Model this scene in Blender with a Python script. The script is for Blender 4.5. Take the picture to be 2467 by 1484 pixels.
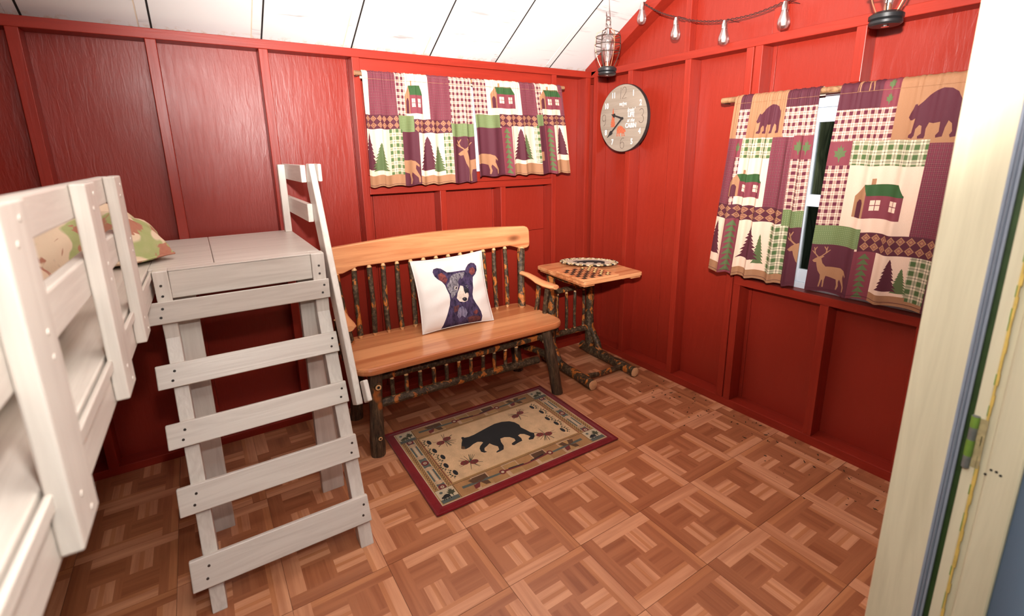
import bpy, bmesh, math, random
import numpy as np
from mathutils import Vector, Matrix
from mathutils.geometry import delaunay_2d_cdt
random.seed(7)
R = math.radians
sc = bpy.context.scene
C = sc.collection
for o in list(bpy.data.objects): bpy.data.objects.remove(o)

# ------------------------------------------------------------------ camera, world, light, exposure
W_PX, H_PX, F_PX, CX, CY = 2467., 1484., 1172.07, 1238.28, 645.60
cam = bpy.data.cameras.new('camera'); camo = bpy.data.objects.new('camera', cam); C.objects.link(camo)
rz, rx, r2 = -0.57519, 1.33619, -0.01450
camo.matrix_world = Matrix.Translation((-1.6015, -1.1137, 1.3871)) @ (Matrix.Rotation(rz, 4, 'Z') @ Matrix.Rotation(rx, 4, 'X') @ Matrix.Rotation(r2, 4, 'Z'))
cam.sensor_width = 36; cam.sensor_fit = 'HORIZONTAL'; cam.lens = 36 * F_PX / W_PX
cam.shift_x = -(CX - W_PX / 2) / W_PX; cam.shift_y = (CY - H_PX / 2) / W_PX
cam.clip_start = .02
cam.dof.use_dof = True; cam.dof.focus_distance = 2.45; cam.dof.aperture_fstop = 3.0
sc.camera = camo

w = bpy.data.worlds.new('world'); sc.world = w; w.use_nodes = True
bg = w.node_tree.nodes['Background']; bg.inputs[0].default_value = (.72, .85, 1, 1); bg.inputs[1].default_value = .09

# the photographer's flash, on the camera, tilted up towards the ceiling
fl = bpy.data.lights.new('camera_flash', 'SPOT'); flo = bpy.data.objects.new('camera_flash', fl); C.objects.link(flo)
flo.location = (-1.55, -1.06, 1.66)
flo.rotation_euler = (Vector((.33, 1.12, 2.66)) - flo.location).to_track_quat('-Z', 'Y').to_euler()
fl.energy = 940; fl.spot_size = R(106); fl.spot_blend = 1.0; fl.shadow_soft_size = .035; fl.color = (1, .96, .92)
fd = bpy.data.lights.new('flash_dome', 'POINT'); fdo = bpy.data.objects.new('flash_dome', fd); C.objects.link(fdo)   # spill from the flash diffuser
fdo.location = flo.location; fd.energy = 34; fd.shadow_soft_size = .035; fd.color = (1, .96, .92)

sun = bpy.data.lights.new('sun', 'SUN'); suno = bpy.data.objects.new('sun', sun); C.objects.link(suno)
suno.rotation_euler = Vector((.8, -.05, -.6)).to_track_quat('-Z', 'Y').to_euler(); sun.energy = 3.0; sun.angle = R(3); sun.color = (1, .95, .82)
sc.view_settings.view_transform = 'Standard'; sc.view_settings.look = 'None'
sc.view_settings.exposure = 0.0; sc.view_settings.gamma = 1.0; sc.view_settings.use_curve_mapping = False
sc.cycles.use_denoising = True
sc.cycles.max_bounces = 8

# ------------------------------------------------------------------ helpers
class MB:
    def __init__(s): s.v = []; s.f = []; s.m = []
    def add(s, vs, fs, mi=0):
        b = len(s.v); s.v += [tuple(p) for p in vs]; s.f += [tuple(i + b for i in f) for f in fs]
        s.m += (list(mi) if isinstance(mi, (list, tuple)) else [mi] * len(fs)); return s
    def box(s, a, b, mi=0):
        (x0, y0, z0), (x1, y1, z1) = a, b
        return s.add([(x0,y0,z0),(x1,y0,z0),(x1,y1,z0),(x0,y1,z0),(x0,y0,z1),(x1,y0,z1),(x1,y1,z1),(x0,y1,z1)],
                     [(0,3,2,1),(4,5,6,7),(0,1,5,4),(1,2,6,5),(2,3,7,6),(3,0,4,7)], mi)
    def beam(s, p0, p1, wd, ht, up=(0,0,1), mi=0):
        p0, p1, up = Vector(p0), Vector(p1), Vector(up)
        d = (p1 - p0).normalized(); sx = d.cross(up).normalized(); u = sx.cross(d)
        vs = []
        for p in (p0, p1):
            for a, b in ((-1,-1),(1,-1),(1,1),(-1,1)): vs.append(p + sx * (a * wd / 2) + u * (b * ht / 2))
        return s.add(vs, [(3,2,1,0),(4,5,6,7),(0,1,5,4),(1,2,6,5),(2,3,7,6),(3,0,4,7)], mi)
    def tube(s, path, rad, n=10, mi=0, cap=None, wob=0.0, rnd=None):
        path = [Vector(p) for p in path]; N = len(path)
        rad = [rad] * N if isinstance(rad, (int, float)) else rad
        vs = []; fs = []; ms = []; ref = None
        for i, p in enumerate(path):
            d = (path[min(i + 1, N - 1)] - path[max(i - 1, 0)]).normalized()
            if ref is None: ref = Vector((0,0,1)) if abs(d.z) < .9 else Vector((1,0,0))
            a = d.cross(ref).normalized(); b = a.cross(d).normalized(); ref = b
            for k in range(n):
                t = 2 * math.pi * k / n; r = rad[i] * (1 + (wob * (rnd.random() - .5) * 2 if wob and rnd else 0))
                vs.append(p + a * (r * math.cos(t)) + b * (r * math.sin(t)))
        for i in range(N - 1):
            for k in range(n):
                k2 = (k + 1) % n; fs.append((i*n+k, i*n+k2, (i+1)*n+k2, (i+1)*n+k)); ms.append(mi if isinstance(mi, int) else mi[i])
        fs.append(tuple(reversed(range(n)))); fs.append(tuple((N-1)*n + k for k in range(n))); cm = (mi if isinstance(mi, int) else mi[0]) if cap is None else cap; ms += [cm, cm]
        return s.add(vs, fs, ms)
    def lathe(s, prof, o=(0,0,0), n=24, mi=0):
        vs = []; fs = []; ms = []
        for r, z in prof:
            for k in range(n):
                t = 2*math.pi*k/n; vs.append((o[0]+r*math.cos(t), o[1]+r*math.sin(t), o[2]+z))
        for i in range(len(prof)-1):
            for k in range(n):
                k2=(k+1)%n; fs.append((i*n+k, i*n+k2, (i+1)*n+k2, (i+1)*n+k)); ms.append(mi if isinstance(mi,int) else mi[i])
        return s.add(vs, fs, ms)
    def prism(s, poly, fn, t0, t1, mi=0, side=None):
        n = len(poly); vs = [fn(p[0], p[1], t0) for p in poly] + [fn(p[0], p[1], t1) for p in poly]
        fs = [tuple(reversed(range(n))), tuple(range(n, 2*n))] + [(k, (k+1)%n, n+(k+1)%n, n+k) for k in range(n)]
        sd = mi if side is None else side
        return s.add(vs, fs, [mi, mi] + [sd]*n)
    def ring(s, c, r, tr, n=32, m=6, ax='z', mi=0, sx=1, sy=1):
        path = []
        for k in range(n + 1):
            t = 2*math.pi*k/n; a, b = r*sx*math.cos(t), r*sy*math.sin(t)
            path.append({'z': (c[0]+a, c[1]+b, c[2]), 'y': (c[0]+a, c[1], c[2]+b), 'x': (c[0], c[1]+a, c[2]+b)}[ax])
        return s.tube(path, tr, m, mi)

WM = {}
def wm(o): return WM.get(o.name, Matrix())
def obj(name, mb, mats, parent=None, smooth=False, bevel=0, uv=None, local=False, recalc=True):
    me = bpy.data.meshes.new(name)
    vs = mb.v
    if parent is not None and not local:
        inv = wm(parent).inverted(); vs = [inv @ Vector(p) for p in vs]
    me.from_pydata([tuple(p) for p in vs], [], mb.f)
    for m in (mats if isinstance(mats, (list, tuple)) else [mats]): me.materials.append(m)
    me.polygons.foreach_set('material_index', mb.m)
    if uv is not None:
        ul = me.uv_layers.new(name='UVMap'); li = np.empty(len(me.loops), dtype=np.int32); me.loops.foreach_get('vertex_index', li)
        ul.data.foreach_set('uv', np.asarray(uv, dtype=np.float32)[li].ravel())
    if recalc:
        bm = bmesh.new(); bm.from_mesh(me); bmesh.ops.recalc_face_normals(bm, faces=bm.faces); bm.to_mesh(me); bm.free()
    if smooth:
        me.polygons.foreach_set('use_smooth', [True] * len(me.polygons))
    me.update()
    o = bpy.data.objects.new(name, me); C.objects.link(o)
    if parent is not None: o.parent = parent
    WM[o.name] = wm(parent) if parent is not None else Matrix()
    if bevel:
        b = o.modifiers.new('bevel', 'BEVEL'); b.width = bevel; b.segments = 2; b.limit_method = 'ANGLE'; b.angle_limit = R(40)
    if smooth:
        me.set_sharp_from_angle(angle=R(38))
    return o
def tag(o, label, cat, group=None, kind=None):
    o['label'] = label; o['category'] = cat
    if group: o['group'] = group
    if kind: o['kind'] = kind
    return o
def thing(name, label, cat, loc=(0,0,0), rotz=0, group=None, kind=None):
    o = bpy.data.objects.new(name, None); C.objects.link(o); o.empty_display_size = .05
    o.location = loc; o.rotation_euler = (0, 0, rotz)
    WM[o.name] = Matrix.Translation(loc) @ Matrix.Rotation(rotz, 4, 'Z')
    return tag(o, label, cat, group, kind)
def link_copy(src, parent, loc, name=None):
    o = src.copy(); C.objects.link(o); o.parent = parent; o.location = loc; return o

# ------------------------------------------------------------------ materials
def newmat(name):
    m = bpy.data.materials.new(name); m.use_nodes = True
    nt = m.node_tree; return m, nt, nt.nodes['Principled BSDF']
def nd(nt, t, **kw):
    n = nt.nodes.new(t)
    for k, v in kw.items():
        if isinstance(k, str) and hasattr(n, k) and k not in ('inputs',): setattr(n, k, v)
    return n
def mth(nt, op, a, b=None, c=None):
    n = nt.nodes.new('ShaderNodeMath'); n.operation = op
    for i, x in enumerate((a, b, c)):
        if x is None: continue
        if isinstance(x, (int, float)): n.inputs[i].default_value = x
        else: nt.links.new(x, n.inputs[i])
    return n.outputs[0]
def mixc(nt, fac, a, b):
    n = nt.nodes.new('ShaderNodeMix'); n.data_type = 'RGBA'
    for i, x in ((0, fac), (6, a), (7, b)):
        if isinstance(x, (int, float)): n.inputs[i].default_value = x
        elif isinstance(x, tuple): n.inputs[i].default_value = (*x, 1)
        else: nt.links.new(x, n.inputs[i])
    return n.outputs[2]
def coords(nt, kind='Object', scale=(1,1,1), rot=(0,0,0)):
    t = nt.nodes.new('ShaderNodeTexCoord'); mp = nt.nodes.new('ShaderNodeMapping')
    mp.inputs['Scale'].default_value = scale; mp.inputs['Rotation'].default_value = rot
    nt.links.new(t.outputs[kind], mp.inputs['Vector']); return mp.outputs[0]
def objrand(nt, vec, amt=7.0):
    oi = nt.nodes.new('ShaderNodeObjectInfo'); a = nt.nodes.new('ShaderNodeVectorMath'); a.operation = 'ADD'
    cmb = nt.nodes.new('ShaderNodeCombineXYZ'); r = mth(nt, 'MULTIPLY', oi.outputs['Random'], amt)
    for i in range(3): nt.links.new(r, cmb.inputs[i])
    nt.links.new(vec, a.inputs[0]); nt.links.new(cmb.outputs[0], a.inputs[1]); return a.outputs[0], oi.outputs['Random']
def noise(nt, vec, scale, detail=4, rough=.55, dist=0):
    n = nt.nodes.new('ShaderNodeTexNoise'); n.inputs['Scale'].default_value = scale; n.inputs['Detail'].default_value = detail
    n.inputs['Roughness'].default_value = rough; n.inputs['Distortion'].default_value = dist
    nt.links.new(vec, n.inputs['Vector']); return n.outputs['Fac']
def ramp(nt, fac, stops):
    n = nt.nodes.new('ShaderNodeValToRGB'); el = n.color_ramp.elements
    while len(el) < len(stops): el.new(.5)
    for e, (p, c) in zip(el, stops): e.position = p; e.color = (*c, 1) if len(c) == 3 else c
    nt.links.new(fac, n.inputs[0]); return n.outputs[0]
def bump(nt, bs, h, strength=.2, dist=.01):
    b = nt.nodes.new('ShaderNodeBump'); b.inputs['Strength'].default_value = strength; b.inputs['Distance'].default_value = dist
    nt.links.new(h, b.inputs['Height']); nt.links.new(b.outputs[0], bs.inputs['Normal'])
def plain(name, col, rough=.5, metal=0, spec=.5, var=0, bmp=0, bscale=60):
    m, nt, bs = newmat(name); bs.inputs['Roughness'].default_value = rough; bs.inputs['Metallic'].default_value = metal
    bs.inputs['Specular IOR Level'].default_value = spec; bs.inputs['Base Color'].default_value = (*col, 1)
    if var or bmp:
        n = noise(nt, coords(nt), bscale)
        if var: nt.links.new(mixc(nt, n, tuple(max(0, c*(1-var)) for c in col), tuple(min(1, c*(1+var)) for c in col)), bs.inputs['Base Color'])
        if bmp: bump(nt, bs, n, bmp, .004)
    return m
AX = {'x': (.06, 1, 1), 'y': (1, .06, 1), 'z': (1, 1, .06)}
def grainmat(name, c1, c2, ax, scale=28, rough=.4, bmp=.15, spec=.5, coat=0, knots=False, knotcol=(.12,.03,.01), dist=1.2, kth=.075):
    m, nt, bs = newmat(name)
    v, r = objrand(nt, coords(nt, scale=AX[ax]))
    n = noise(nt, v, scale, 5, .6, dist); n2 = noise(nt, v, scale*.22, 3, .5, 2.0)
    f = mth(nt, 'ADD', mth(nt, 'MULTIPLY', n, .55), mth(nt, 'MULTIPLY', n2, .45))
    col = ramp(nt, f, [(.40, c1), (.58, c2)])
    if knots:
        vo = nt.nodes.new('ShaderNodeTexVoronoi'); vo.inputs['Scale'].default_value = 4.2
        k = coords(nt, scale=tuple(.45 if a < 1 else 1 for a in AX[ax])); k2, _ = objrand(nt, k, 3.3); nt.links.new(k2, vo.inputs['Vector'])
        kf = ramp(nt, vo.outputs['Distance'], [(kth*.5, (1,1,1)), (kth*1.6, (0,0,0))]); col = mixc(nt, kf, col, knotcol)
    nt.links.new(col, bs.inputs['Base Color']); bs.inputs['Roughness'].default_value = rough; bs.inputs['Specular IOR Level'].default_value = spec
    if coat: bs.inputs['Coat Weight'].default_value = coat; bs.inputs['Coat Roughness'].default_value = .12
    if bmp: bump(nt, bs, n, bmp, .003)
    return m

RED1, RED2 = (.240, .0165, .0078), (.292, .0218, .0100)
M = {}
def redply(name, ax='z', bs_=.42):
    m, nt, bs = newmat(name)
    v, r = objrand(nt, coords(nt, scale=(1, 1, .16) if ax == 'z' else (.16, 1, 1)), 5)
    n = noise(nt, v, 62, 7, .62, .7)
    n2 = noise(nt, coords(nt, scale=(1,1,1)), 2.2, 3)
    nt.links.new(mixc(nt, n2, RED1, RED2), bs.inputs['Base Color'])
    nt.links.new(ramp(nt, n2, [(.3, (.30,)*3), (.7, (.42,)*3)]), bs.inputs['Roughness'])
    bs.inputs['Specular IOR Level'].default_value = .45
    w1 = nt.nodes.new('ShaderNodeTexWave'); w1.wave_type = 'RINGS'; w1.inputs['Scale'].default_value = 9; w1.inputs['Distortion'].default_value = 6; w1.inputs['Detail'].default_value = 3
    nt.links.new(v, w1.inputs['Vector'])
    h = mth(nt, 'ADD', mth(nt, 'MULTIPLY', n, .7), mth(nt, 'MULTIPLY', w1.outputs['Fac'], .22))
    bump(nt, bs, h, bs_, .004); return m
M['ply'] = redply('red_painted_plywood')
M['stud'] = grainmat('red_painted_stud', RED1, RED2, 'z', 40, .36, .22, spec=.4)
M['plate'] = grainmat('red_painted_plate', RED1, RED2, 'x', 40, .40, .2, spec=.35)
M['platey'] = grainmat('red_painted_plate_y', RED1, RED2, 'y', 40, .40, .2, spec=.35)
WH1, WH2 = (.60, .535, .475), (.70, .64, .575)
for a in 'xyz': M['white_' + a] = grainmat('white_painted_wood_' + a, WH1, WH2, a, 45, .38, .25)
P1, P2 = (.50, .162, .057), (.80, .375, .165)
for a in 'xyz': M['pine_' + a] = grainmat('varnished_pine_' + a, P1, P2, a, 16, .32, .06, coat=.35, knots=True)
M['cutwood'] = plain('cut_wood', (.70, .40, .20), .6, var=.25, bscale=90)
M['peeled'] = plain('peeled_wood_tip', (.75, .42, .19), .5, var=.2, bscale=120)
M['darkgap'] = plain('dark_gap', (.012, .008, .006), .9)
M['screw'] = plain('screw_head', (.10, .09, .085), .4, metal=.8)

m, nt, bs = newmat('hickory_bark')
v, rr = objrand(nt, coords(nt), 9)
n1 = noise(nt, v, 60, 5, .7); n2 = noise(nt, objrand(nt, coords(nt, scale=(1, 1, .55)), 9)[0], 19, 3, .6, 1.0)
c0 = ramp(nt, n1, [(.30, (.012, .007, .004)), (.52, (.070, .042, .022)), (.75, (.24, .165, .095))])
c1 = ramp(nt, n1, [(.3, (.26, .06, .010)), (.7, (.70, .235, .045))])
msk = ramp(nt, n2, [(.555, (0,0,0)), (.60, (1,1,1))])
nt.links.new(mixc(nt, msk, c0, c1), bs.inputs['Base Color']); bs.inputs['Roughness'].default_value = .5; bs.inputs['Specular IOR Level'].default_value = .3
bump(nt, bs, n1, .55, .006); M['bark'] = m
m, nt, bs = newmat('rough_leg_bark')
v, rr = objrand(nt, coords(nt, scale=(1, 1, .18)), 9)
n1 = noise(nt, v, 75, 6, .7, .5); n2 = noise(nt, coords(nt), 9, 2)
c0 = ramp(nt, n1, [(.32, (.010, .007, .005)), (.55, (.10, .056, .029)), (.78, (.30, .20, .115))])
msk = ramp(nt, n2, [(.66, (0,0,0)), (.70, (1,1,1))])
nt.links.new(mixc(nt, msk, c0, (.42, .12, .025)), bs.inputs['Base Color']); bs.inputs['Roughness'].default_value = .45
bump(nt, bs, n1, .9, .010); M['legbark'] = m

# ceiling paint: white with grey brush smears and rusty stains
m, nt, bs = newmat('white_ceiling_paint')
v, rr = objrand(nt, coords(nt, scale=(.35, 3.2, 3.2), rot=(0, 0, R(8))), 11)
n1 = noise(nt, v, 3.2, 4, .6, .4); n2 = noise(nt, v, 14, 3, .6)
sm = mth(nt, 'MULTIPLY', ramp(nt, n1, [(.56, (0,0,0)), (.63, (1,1,1))]), ramp(nt, n2, [(.50, (0,0,0)), (.60, (1,1,1))]))
v2, _ = objrand(nt, coords(nt), 4); n3 = noise(nt, v2, 5.5, 4, .65)
col = mixc(nt, mth(nt, 'MULTIPLY', sm, .6), (.75, .74, .72), (.22, .22, .23))
col = mixc(nt, mth(nt, 'MULTIPLY', ramp(nt, n3, [(.68, (0,0,0)), (.78, (1,1,1))]), .35), col, (.50, .30, .14))
tc_ = nt.nodes.new('ShaderNodeTexCoord'); sp_ = nt.nodes.new('ShaderNodeSeparateXYZ'); nt.links.new(tc_.outputs['Object'], sp_.inputs[0])
n4 = noise(nt, tc_.outputs['Object'], 26, 4, .7); ed_ = mth(nt, 'MULTIPLY', mth(nt, 'MINIMUM', mth(nt, 'MAXIMUM', mth(nt, 'DIVIDE', mth(nt, 'SUBTRACT', sp_.outputs[1], 1.515), .03), 0.), 1.), ramp(nt, n4, [(.50, (0,0,0)), (.62, (1,1,1))]))
col = mixc(nt, mth(nt, 'MULTIPLY', ed_, .65), col, (.52, .27, .10))
nt.links.new(col, bs.inputs['Base Color']); bs.inputs['Roughness'].default_value = .5; bump(nt, bs, n2, .15, .003); M['ceil'] = m
M['caulk'] = plain('rusty_caulk', (.68, .56, .43), .7, var=.3, bscale=22)

# printed parquet vinyl
def parq(name, a, b, ax):
    m = grainmat(name, a, b, ax, 42, .30, 0, spec=.5, dist=.8); return m
PQ = {}
for ax in 'xy':
    PQ[ax] = [parq('parquet_light_' + ax, (.47, .195, .098), (.64, .305, .165), ax), parq('parquet_mid_' + ax, (.40, .150, .062), (.52, .215, .095), ax),
              parq('parquet_dark_' + ax, (.31, .105, .045), (.40, .150, .067), ax), parq('parquet_brown_' + ax, (.27, .088, .037), (.36, .128, .056), ax)]

# cloth prints: plaids and dots live on UV in metres
def cloth(name, col, rough=.75):
    m = plain(name, col, rough, spec=.25, var=.08, bscale=300, bmp=.12); return m
CREAM, PLUM, MAUVE, TAN, GREEN, DKG = (.68, .485, .365), (.080, .0165, .0265), (.175, .035, .047), (.31, .150, .075), (.085, .118, .045), (.028, .075, .022)
def uvsep(nt):
    t = nt.nodes.new('ShaderNodeTexCoord'); s = nt.nodes.new('ShaderNodeSeparateXYZ'); nt.links.new(t.outputs['UV'], s.inputs[0]); return s.outputs[0], s.outputs[1]
def stripe(nt, x, period, lo, hi, off=0.):
    f = mth(nt, 'FRACT', mth(nt, 'ADD', mth(nt, 'DIVIDE', x, period), off + 20.))
    return mth(nt, 'MULTIPLY', mth(nt, 'GREATER_THAN', f, lo), mth(nt, 'LESS_THAN', f, hi))
def plaid(name, base, over, thin, p, tw=.0):
    m, nt, bs = newmat(name); u, v_ = uvsep(nt)
    a = mth(nt, 'ADD', stripe(nt, u, p, 0, .5), stripe(nt, v_, p, 0, .5))
    b = mth(nt, 'ADD', stripe(nt, u, p, .70, .80), stripe(nt, v_, p, .70, .80))
    col = mixc(nt, mth(nt, 'MULTIPLY', a, .50), base, over)
    col = mixc(nt, mth(nt, 'MINIMUM', mth(nt, 'MULTIPLY', b, .5), 1.0), col, thin)
    nt.links.new(col, bs.inputs['Base Color']); bs.inputs['Roughness'].default_value = .75; bs.inputs['Specular IOR Level'].default_value = .2; return m
F = {}
F['cream'] = cloth('cloth_cream', CREAM); F['plum'] = cloth('cloth_plum', PLUM); F['mauve'] = cloth('cloth_mauve', MAUVE)
F['tan'] = cloth('cloth_tan', TAN); F['green'] = cloth('cloth_green', GREEN); F['dkgreen'] = cloth('cloth_dark_green', DKG)
F['plaidP'] = plaid('cloth_plum_plaid', CREAM, (.105, .018, .033), (.16, .035, .05), .030)
F['plaidG'] = plaid('cloth_green_plaid', (.62, .52, .37), (.070, .115, .040), (.05, .045, .03), .036)
F['tweed'] = plaid('cloth_purple_tweed', PLUM, (.165, .034, .050), (.33, .125, .125), .0135)
m, nt, bs = newmat('cloth_green_dots'); u, v_ = uvsep(nt)
d = mth(nt, 'MULTIPLY', stripe(nt, u, .008, 0, .22), stripe(nt, v_, .008, 0, .22))
nt.links.new(mixc(nt, d, (.110, .150, .050), (.40, .42, .24)), bs.inputs['Base Color']); bs.inputs['Roughness'].default_value = .75; F['dots'] = m
FK = list(F.keys()); FM = [F[k] for k in FK]

# ------------------------------------------------------------------ printed sheets (print shapes become faces of the cloth)
def inpoly(px, py, poly):
    r = np.zeros(len(px), bool); n = len(poly); j = n - 1
    for i in range(n):
        xi, yi = poly[i]; xj, yj = poly[j]
        c = ((yi > py) != (yj > py))
        if yi != yj: r ^= c & (px < (xj - xi) * (py - yi) / (yj - yi) + xi)
        j = i
    return r
def rect(a, b, c, d): return [(a, b), (c, b), (c, d), (a, d)]
def sheet(layers, nu, nv, deform, size, lo=(0, 0), hi=(1, 1), rows=None):
    """layers: [(poly, material index)] in painter's order on the lo..hi rectangle; returns MB and uv"""
    vs, es = [], []
    us = np.linspace(lo[0], hi[0], nu + 1); vv = np.linspace(lo[1], hi[1], nv + 1)
    if rows is not None: vv = np.array(rows); nv = len(vv) - 1
    for b in vv:
        for a in us: vs.append((a, b))
    cols = nu + 1
    for j in range(nv + 1):
        for i in range(nu):
            if j in (0, nv) or rows is not None: es.append((j*cols+i, j*cols+i+1))
    for i in range(nu + 1):
        for j in range(nv): es.append((j*cols+i, (j+1)*cols+i))
    for poly, mi in layers:
        b = len(vs); n = len(poly)
        poly = [(min(max(p[0], lo[0] - .3), hi[0] + .3), min(max(p[1], lo[1] - .3), hi[1] + .3)) for p in poly]
        vs += poly; es += [(b + k, b + (k + 1) % n) for k in range(n)]
    V2, _, T, *_r = delaunay_2d_cdt([Vector(p) for p in vs], es, [], 0, 1e-5)
    P = np.array([(p.x, p.y) for p in V2]); T = np.array([t for t in T if len(t) == 3])
    c = P[T].mean(1)
    e = 1e-6
    ok = (c[:, 0] > lo[0]-e) & (c[:, 0] < hi[0]+e) & (c[:, 1] > lo[1]-e) & (c[:, 1] < hi[1]+e)
    a2 = np.abs((P[T[:,1],0]-P[T[:,0],0])*(P[T[:,2],1]-P[T[:,0],1])-(P[T[:,2],0]-P[T[:,0],0])*(P[T[:,1],1]-P[T[:,0],1]))
    ok &= a2 > 1e-12
    T = T[ok]; c = c[ok]
    mi = np.zeros(len(T), int)
    for poly, k in layers: mi[inpoly(c[:, 0], c[:, 1], poly)] = k
    used = np.unique(T); mp = -np.ones(len(P), int); mp[used] = np.arange(len(used)); T = mp[T]; P = P[used]
    mb = MB(); mb.v = [tuple(deform(a, b)) for a, b in P]; mb.f = [tuple(int(x) for x in t) for t in T]; mb.m = [int(x) for x in mi]
    return mb, P * np.array(size)
def stroke(pts, wd, asp=1.0):
    pts = [Vector((p[0], p[1] / asp)) for p in pts]; L, Rr = [], []
    for i, p in enumerate(pts):
        d = (pts[min(i+1, len(pts)-1)] - pts[max(i-1, 0)]).normalized(); n = Vector((-d.y, d.x)) * (wd * (1 - .4 * i / max(1, len(pts)-1)) / 2)
        L.append(p + n); Rr.append(p - n)
    return [(p.x, p.y * asp) for p in L + Rr[::-1]]
def place(poly, x, y, w_, h_, flip=False): return [(x + (1 - p[0] if flip else p[0]) * w_, y + p[1] * h_) for p in poly]
RUGBEAR = [(.285,.48),(.308,.418),(.323,.386),(.327,.354),(.338,.352),(.342,.369),(.363,.376),(.395,.373),(.436,.359),(.487,.342),(.537,.328),(.581,.334),(.618,.359),(.637,.395),(.645,.448),(.638,.485),(.646,.527),(.655,.582),(.667,.606),(.651,.647),(.632,.669),(.61,.659),(.615,.642),(.633,.63),(.629,.61),(.618,.576),(.6,.559),(.584,.567),(.585,.609),(.577,.641),(.55,.646),(.521,.656),(.514,.643),(.52,.626),(.548,.613),(.553,.587),(.54,.55),(.517,.529),(.492,.529),(.481,.566),(.475,.62),(.459,.657),(.434,.663),(.416,.663),(.42,.65),(.44,.64),(.448,.603),(.434,.568),(.425,.536),(.404,.554),(.385,.566),(.375,.593),(.381,.618),(.365,.613),(.356,.59),(.362,.552),(.375,.527),(.402,.5),(.398,.485),(.38,.47),(.354,.477),(.326,.497),(.304,.503),(.29,.492)]
BEAR = [(.0,.56),(.03,.47),(.07,.40),(.10,.30),(.14,.29),(.16,.33),(.24,.26),(.36,.12),(.48,.04),(.60,.0),(.75,.02),(.88,.10),(.96,.24),(1,.42),(.97,.62),(.99,.86),(.98,.98),(.88,1.0),(.86,.95),(.90,.88),(.87,.72),(.80,.66),(.76,.80),(.74,.98),(.63,1.0),(.62,.95),(.67,.88),(.66,.68),(.54,.70),(.46,.68),(.42,.80),(.43,.94),(.42,1.0),(.30,1.0),(.29,.95),(.35,.90),(.33,.74),(.28,.72),(.22,.80),(.22,.94),(.18,1.0),(.08,.98),(.08,.93),(.14,.88),(.15,.70),(.16,.58),(.10,.62),(.05,.62)]
DEER = [(.10,.36),(.16,.31),(.22,.28),(.30,.24),(.36,.26),(.30,.31),(.34,.42),(.42,.50),(.60,.49),(.78,.48),(.88,.52),(.96,.62),(.95,.66),(.89,.60),(.88,.68),(.92,.78),(.97,.88),(.96,.99),(.93,.99),(.92,.88),(.84,.78),(.80,.74),(.78,.80),(.80,.90),(.77,.99),(.74,.99),(.75,.88),(.72,.76),(.60,.74),(.46,.72),(.44,.82),(.44,.99),(.41,.99),(.40,.82),(.38,.82),(.35,.99),(.32,.99),(.34,.80),(.33,.70),(.26,.60),(.22,.48),(.20,.40),(.14,.40)]
ANT = [[(.24,.29),(.15,.20),(.10,.05)],[(.15,.20),(.06,.13)],[(.12,.12),(.17,.04)],[(.27,.28),(.38,.18),(.40,.03)],[(.38,.18),(.47,.10)],[(.39,.11),(.33,.03)]]
LEAF = [(.5,0),(.58,.22),(.74,.12),(.70,.36),(1,.34),(.86,.52),(.94,.66),(.66,.70),(.56,.80),(.53,1),(.47,1),(.44,.80),(.34,.70),(.06,.66),(.14,.52),(0,.34),(.30,.36),(.26,.12),(.42,.22)]
def pine(cx, top, w_, h_, seed=1):
    r = random.Random(seed); n = 9; L, Rr = [], []
    for k in range(n):
        t = (k + 1) / n; wd = w_ * .5 * (.10 + .9 * t)
        for side, lst in ((-1, L), (1, Rr)):
            lst.append((cx + side * wd * (.88 + .24*r.random()), top + h_ * (t * .94 + .04*r.random())))
            lst.append((cx + side * wd * (.62 + .1*r.random()), top + h_ * (t * .94 + .015)))
    return [(cx, top)] + Rr + [(cx + w_*.05, top + h_*.97), (cx - w_*.05, top + h_*.97)] + L[::-1]
def fk(n): return FK.index(n)
def motif(kind, x, y, w_, h_, **k):
    if kind == 'bear': return [(place(BEAR, x, y, w_, h_, k.get('flip', False)), fk('plum'))]
    if kind == 'deer':
        a = [(place(DEER, x, y, w_, h_, k.get('flip', False)), fk('tan'))]
        return a + [(place(stroke(s, .032, .8), x, y, w_, h_, k.get('flip', False)), fk('tan')) for s in ANT]
    if kind == 'leaf': return [(place(LEAF, x, y, w_, h_), fk('green'))]
    if kind == 'pine': return [(pine(x, y, w_, h_, k.get('seed', 1)), fk(k.get('c', 'plum')))]
    if kind == 'tri':
        n = k.get('n', 9); return [([(x, y + h_*(i+.95)/n), (x + w_/2, y + h_*i/n), (x + w_, y + h_*(i+.95)/n)], fk('green')) for i in range(n)]
    if kind == 'dia':
        out = []; n = k.get('n', 6)
        for i in range(n):
            for j in range(2):
                cx, cy, a, b = x + w_*(i+.5)/n, y + h_*(.26 + .48*j), w_/n*.47, h_*.235
                for s_, c in ((1, 'tan'), (.62, 'mauve'), (.42, 'tan')): out.append(([(cx-a*s_, cy), (cx, cy-b*s_), (cx+a*s_, cy), (cx, cy+b*s_)], fk(c)))
        return out
    if kind == 'cabin':
        g = lambda p, c: (place(p, x, y, w_, h_), fk(c))
        o = [g(rect(.34, 0, .41, .2), 'tan'), g([(0,1),(0,.46),(.22,.14),(.30,.40),(.28,1)], 'tan'), g(rect(.27, .38, .99, 1), 'mauve'),
             g([(.20,.15),(.85,.13),(1,.43),(.29,.43)], 'dkgreen'), g([(.07,1),(.07,.62),(.12,.53),(.18,.53),(.22,.62),(.22,1)], 'plum')]
        for a in (.37, .71):
            o.append(g(rect(a, .54, a+.17, .80), 'cream')); o.append(g(rect(a+.078, .54, a+.092, .80), 'mauve')); o.append(g(rect(a, .66, a+.17, .68), 'mauve'))
        return o
    return []
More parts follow.
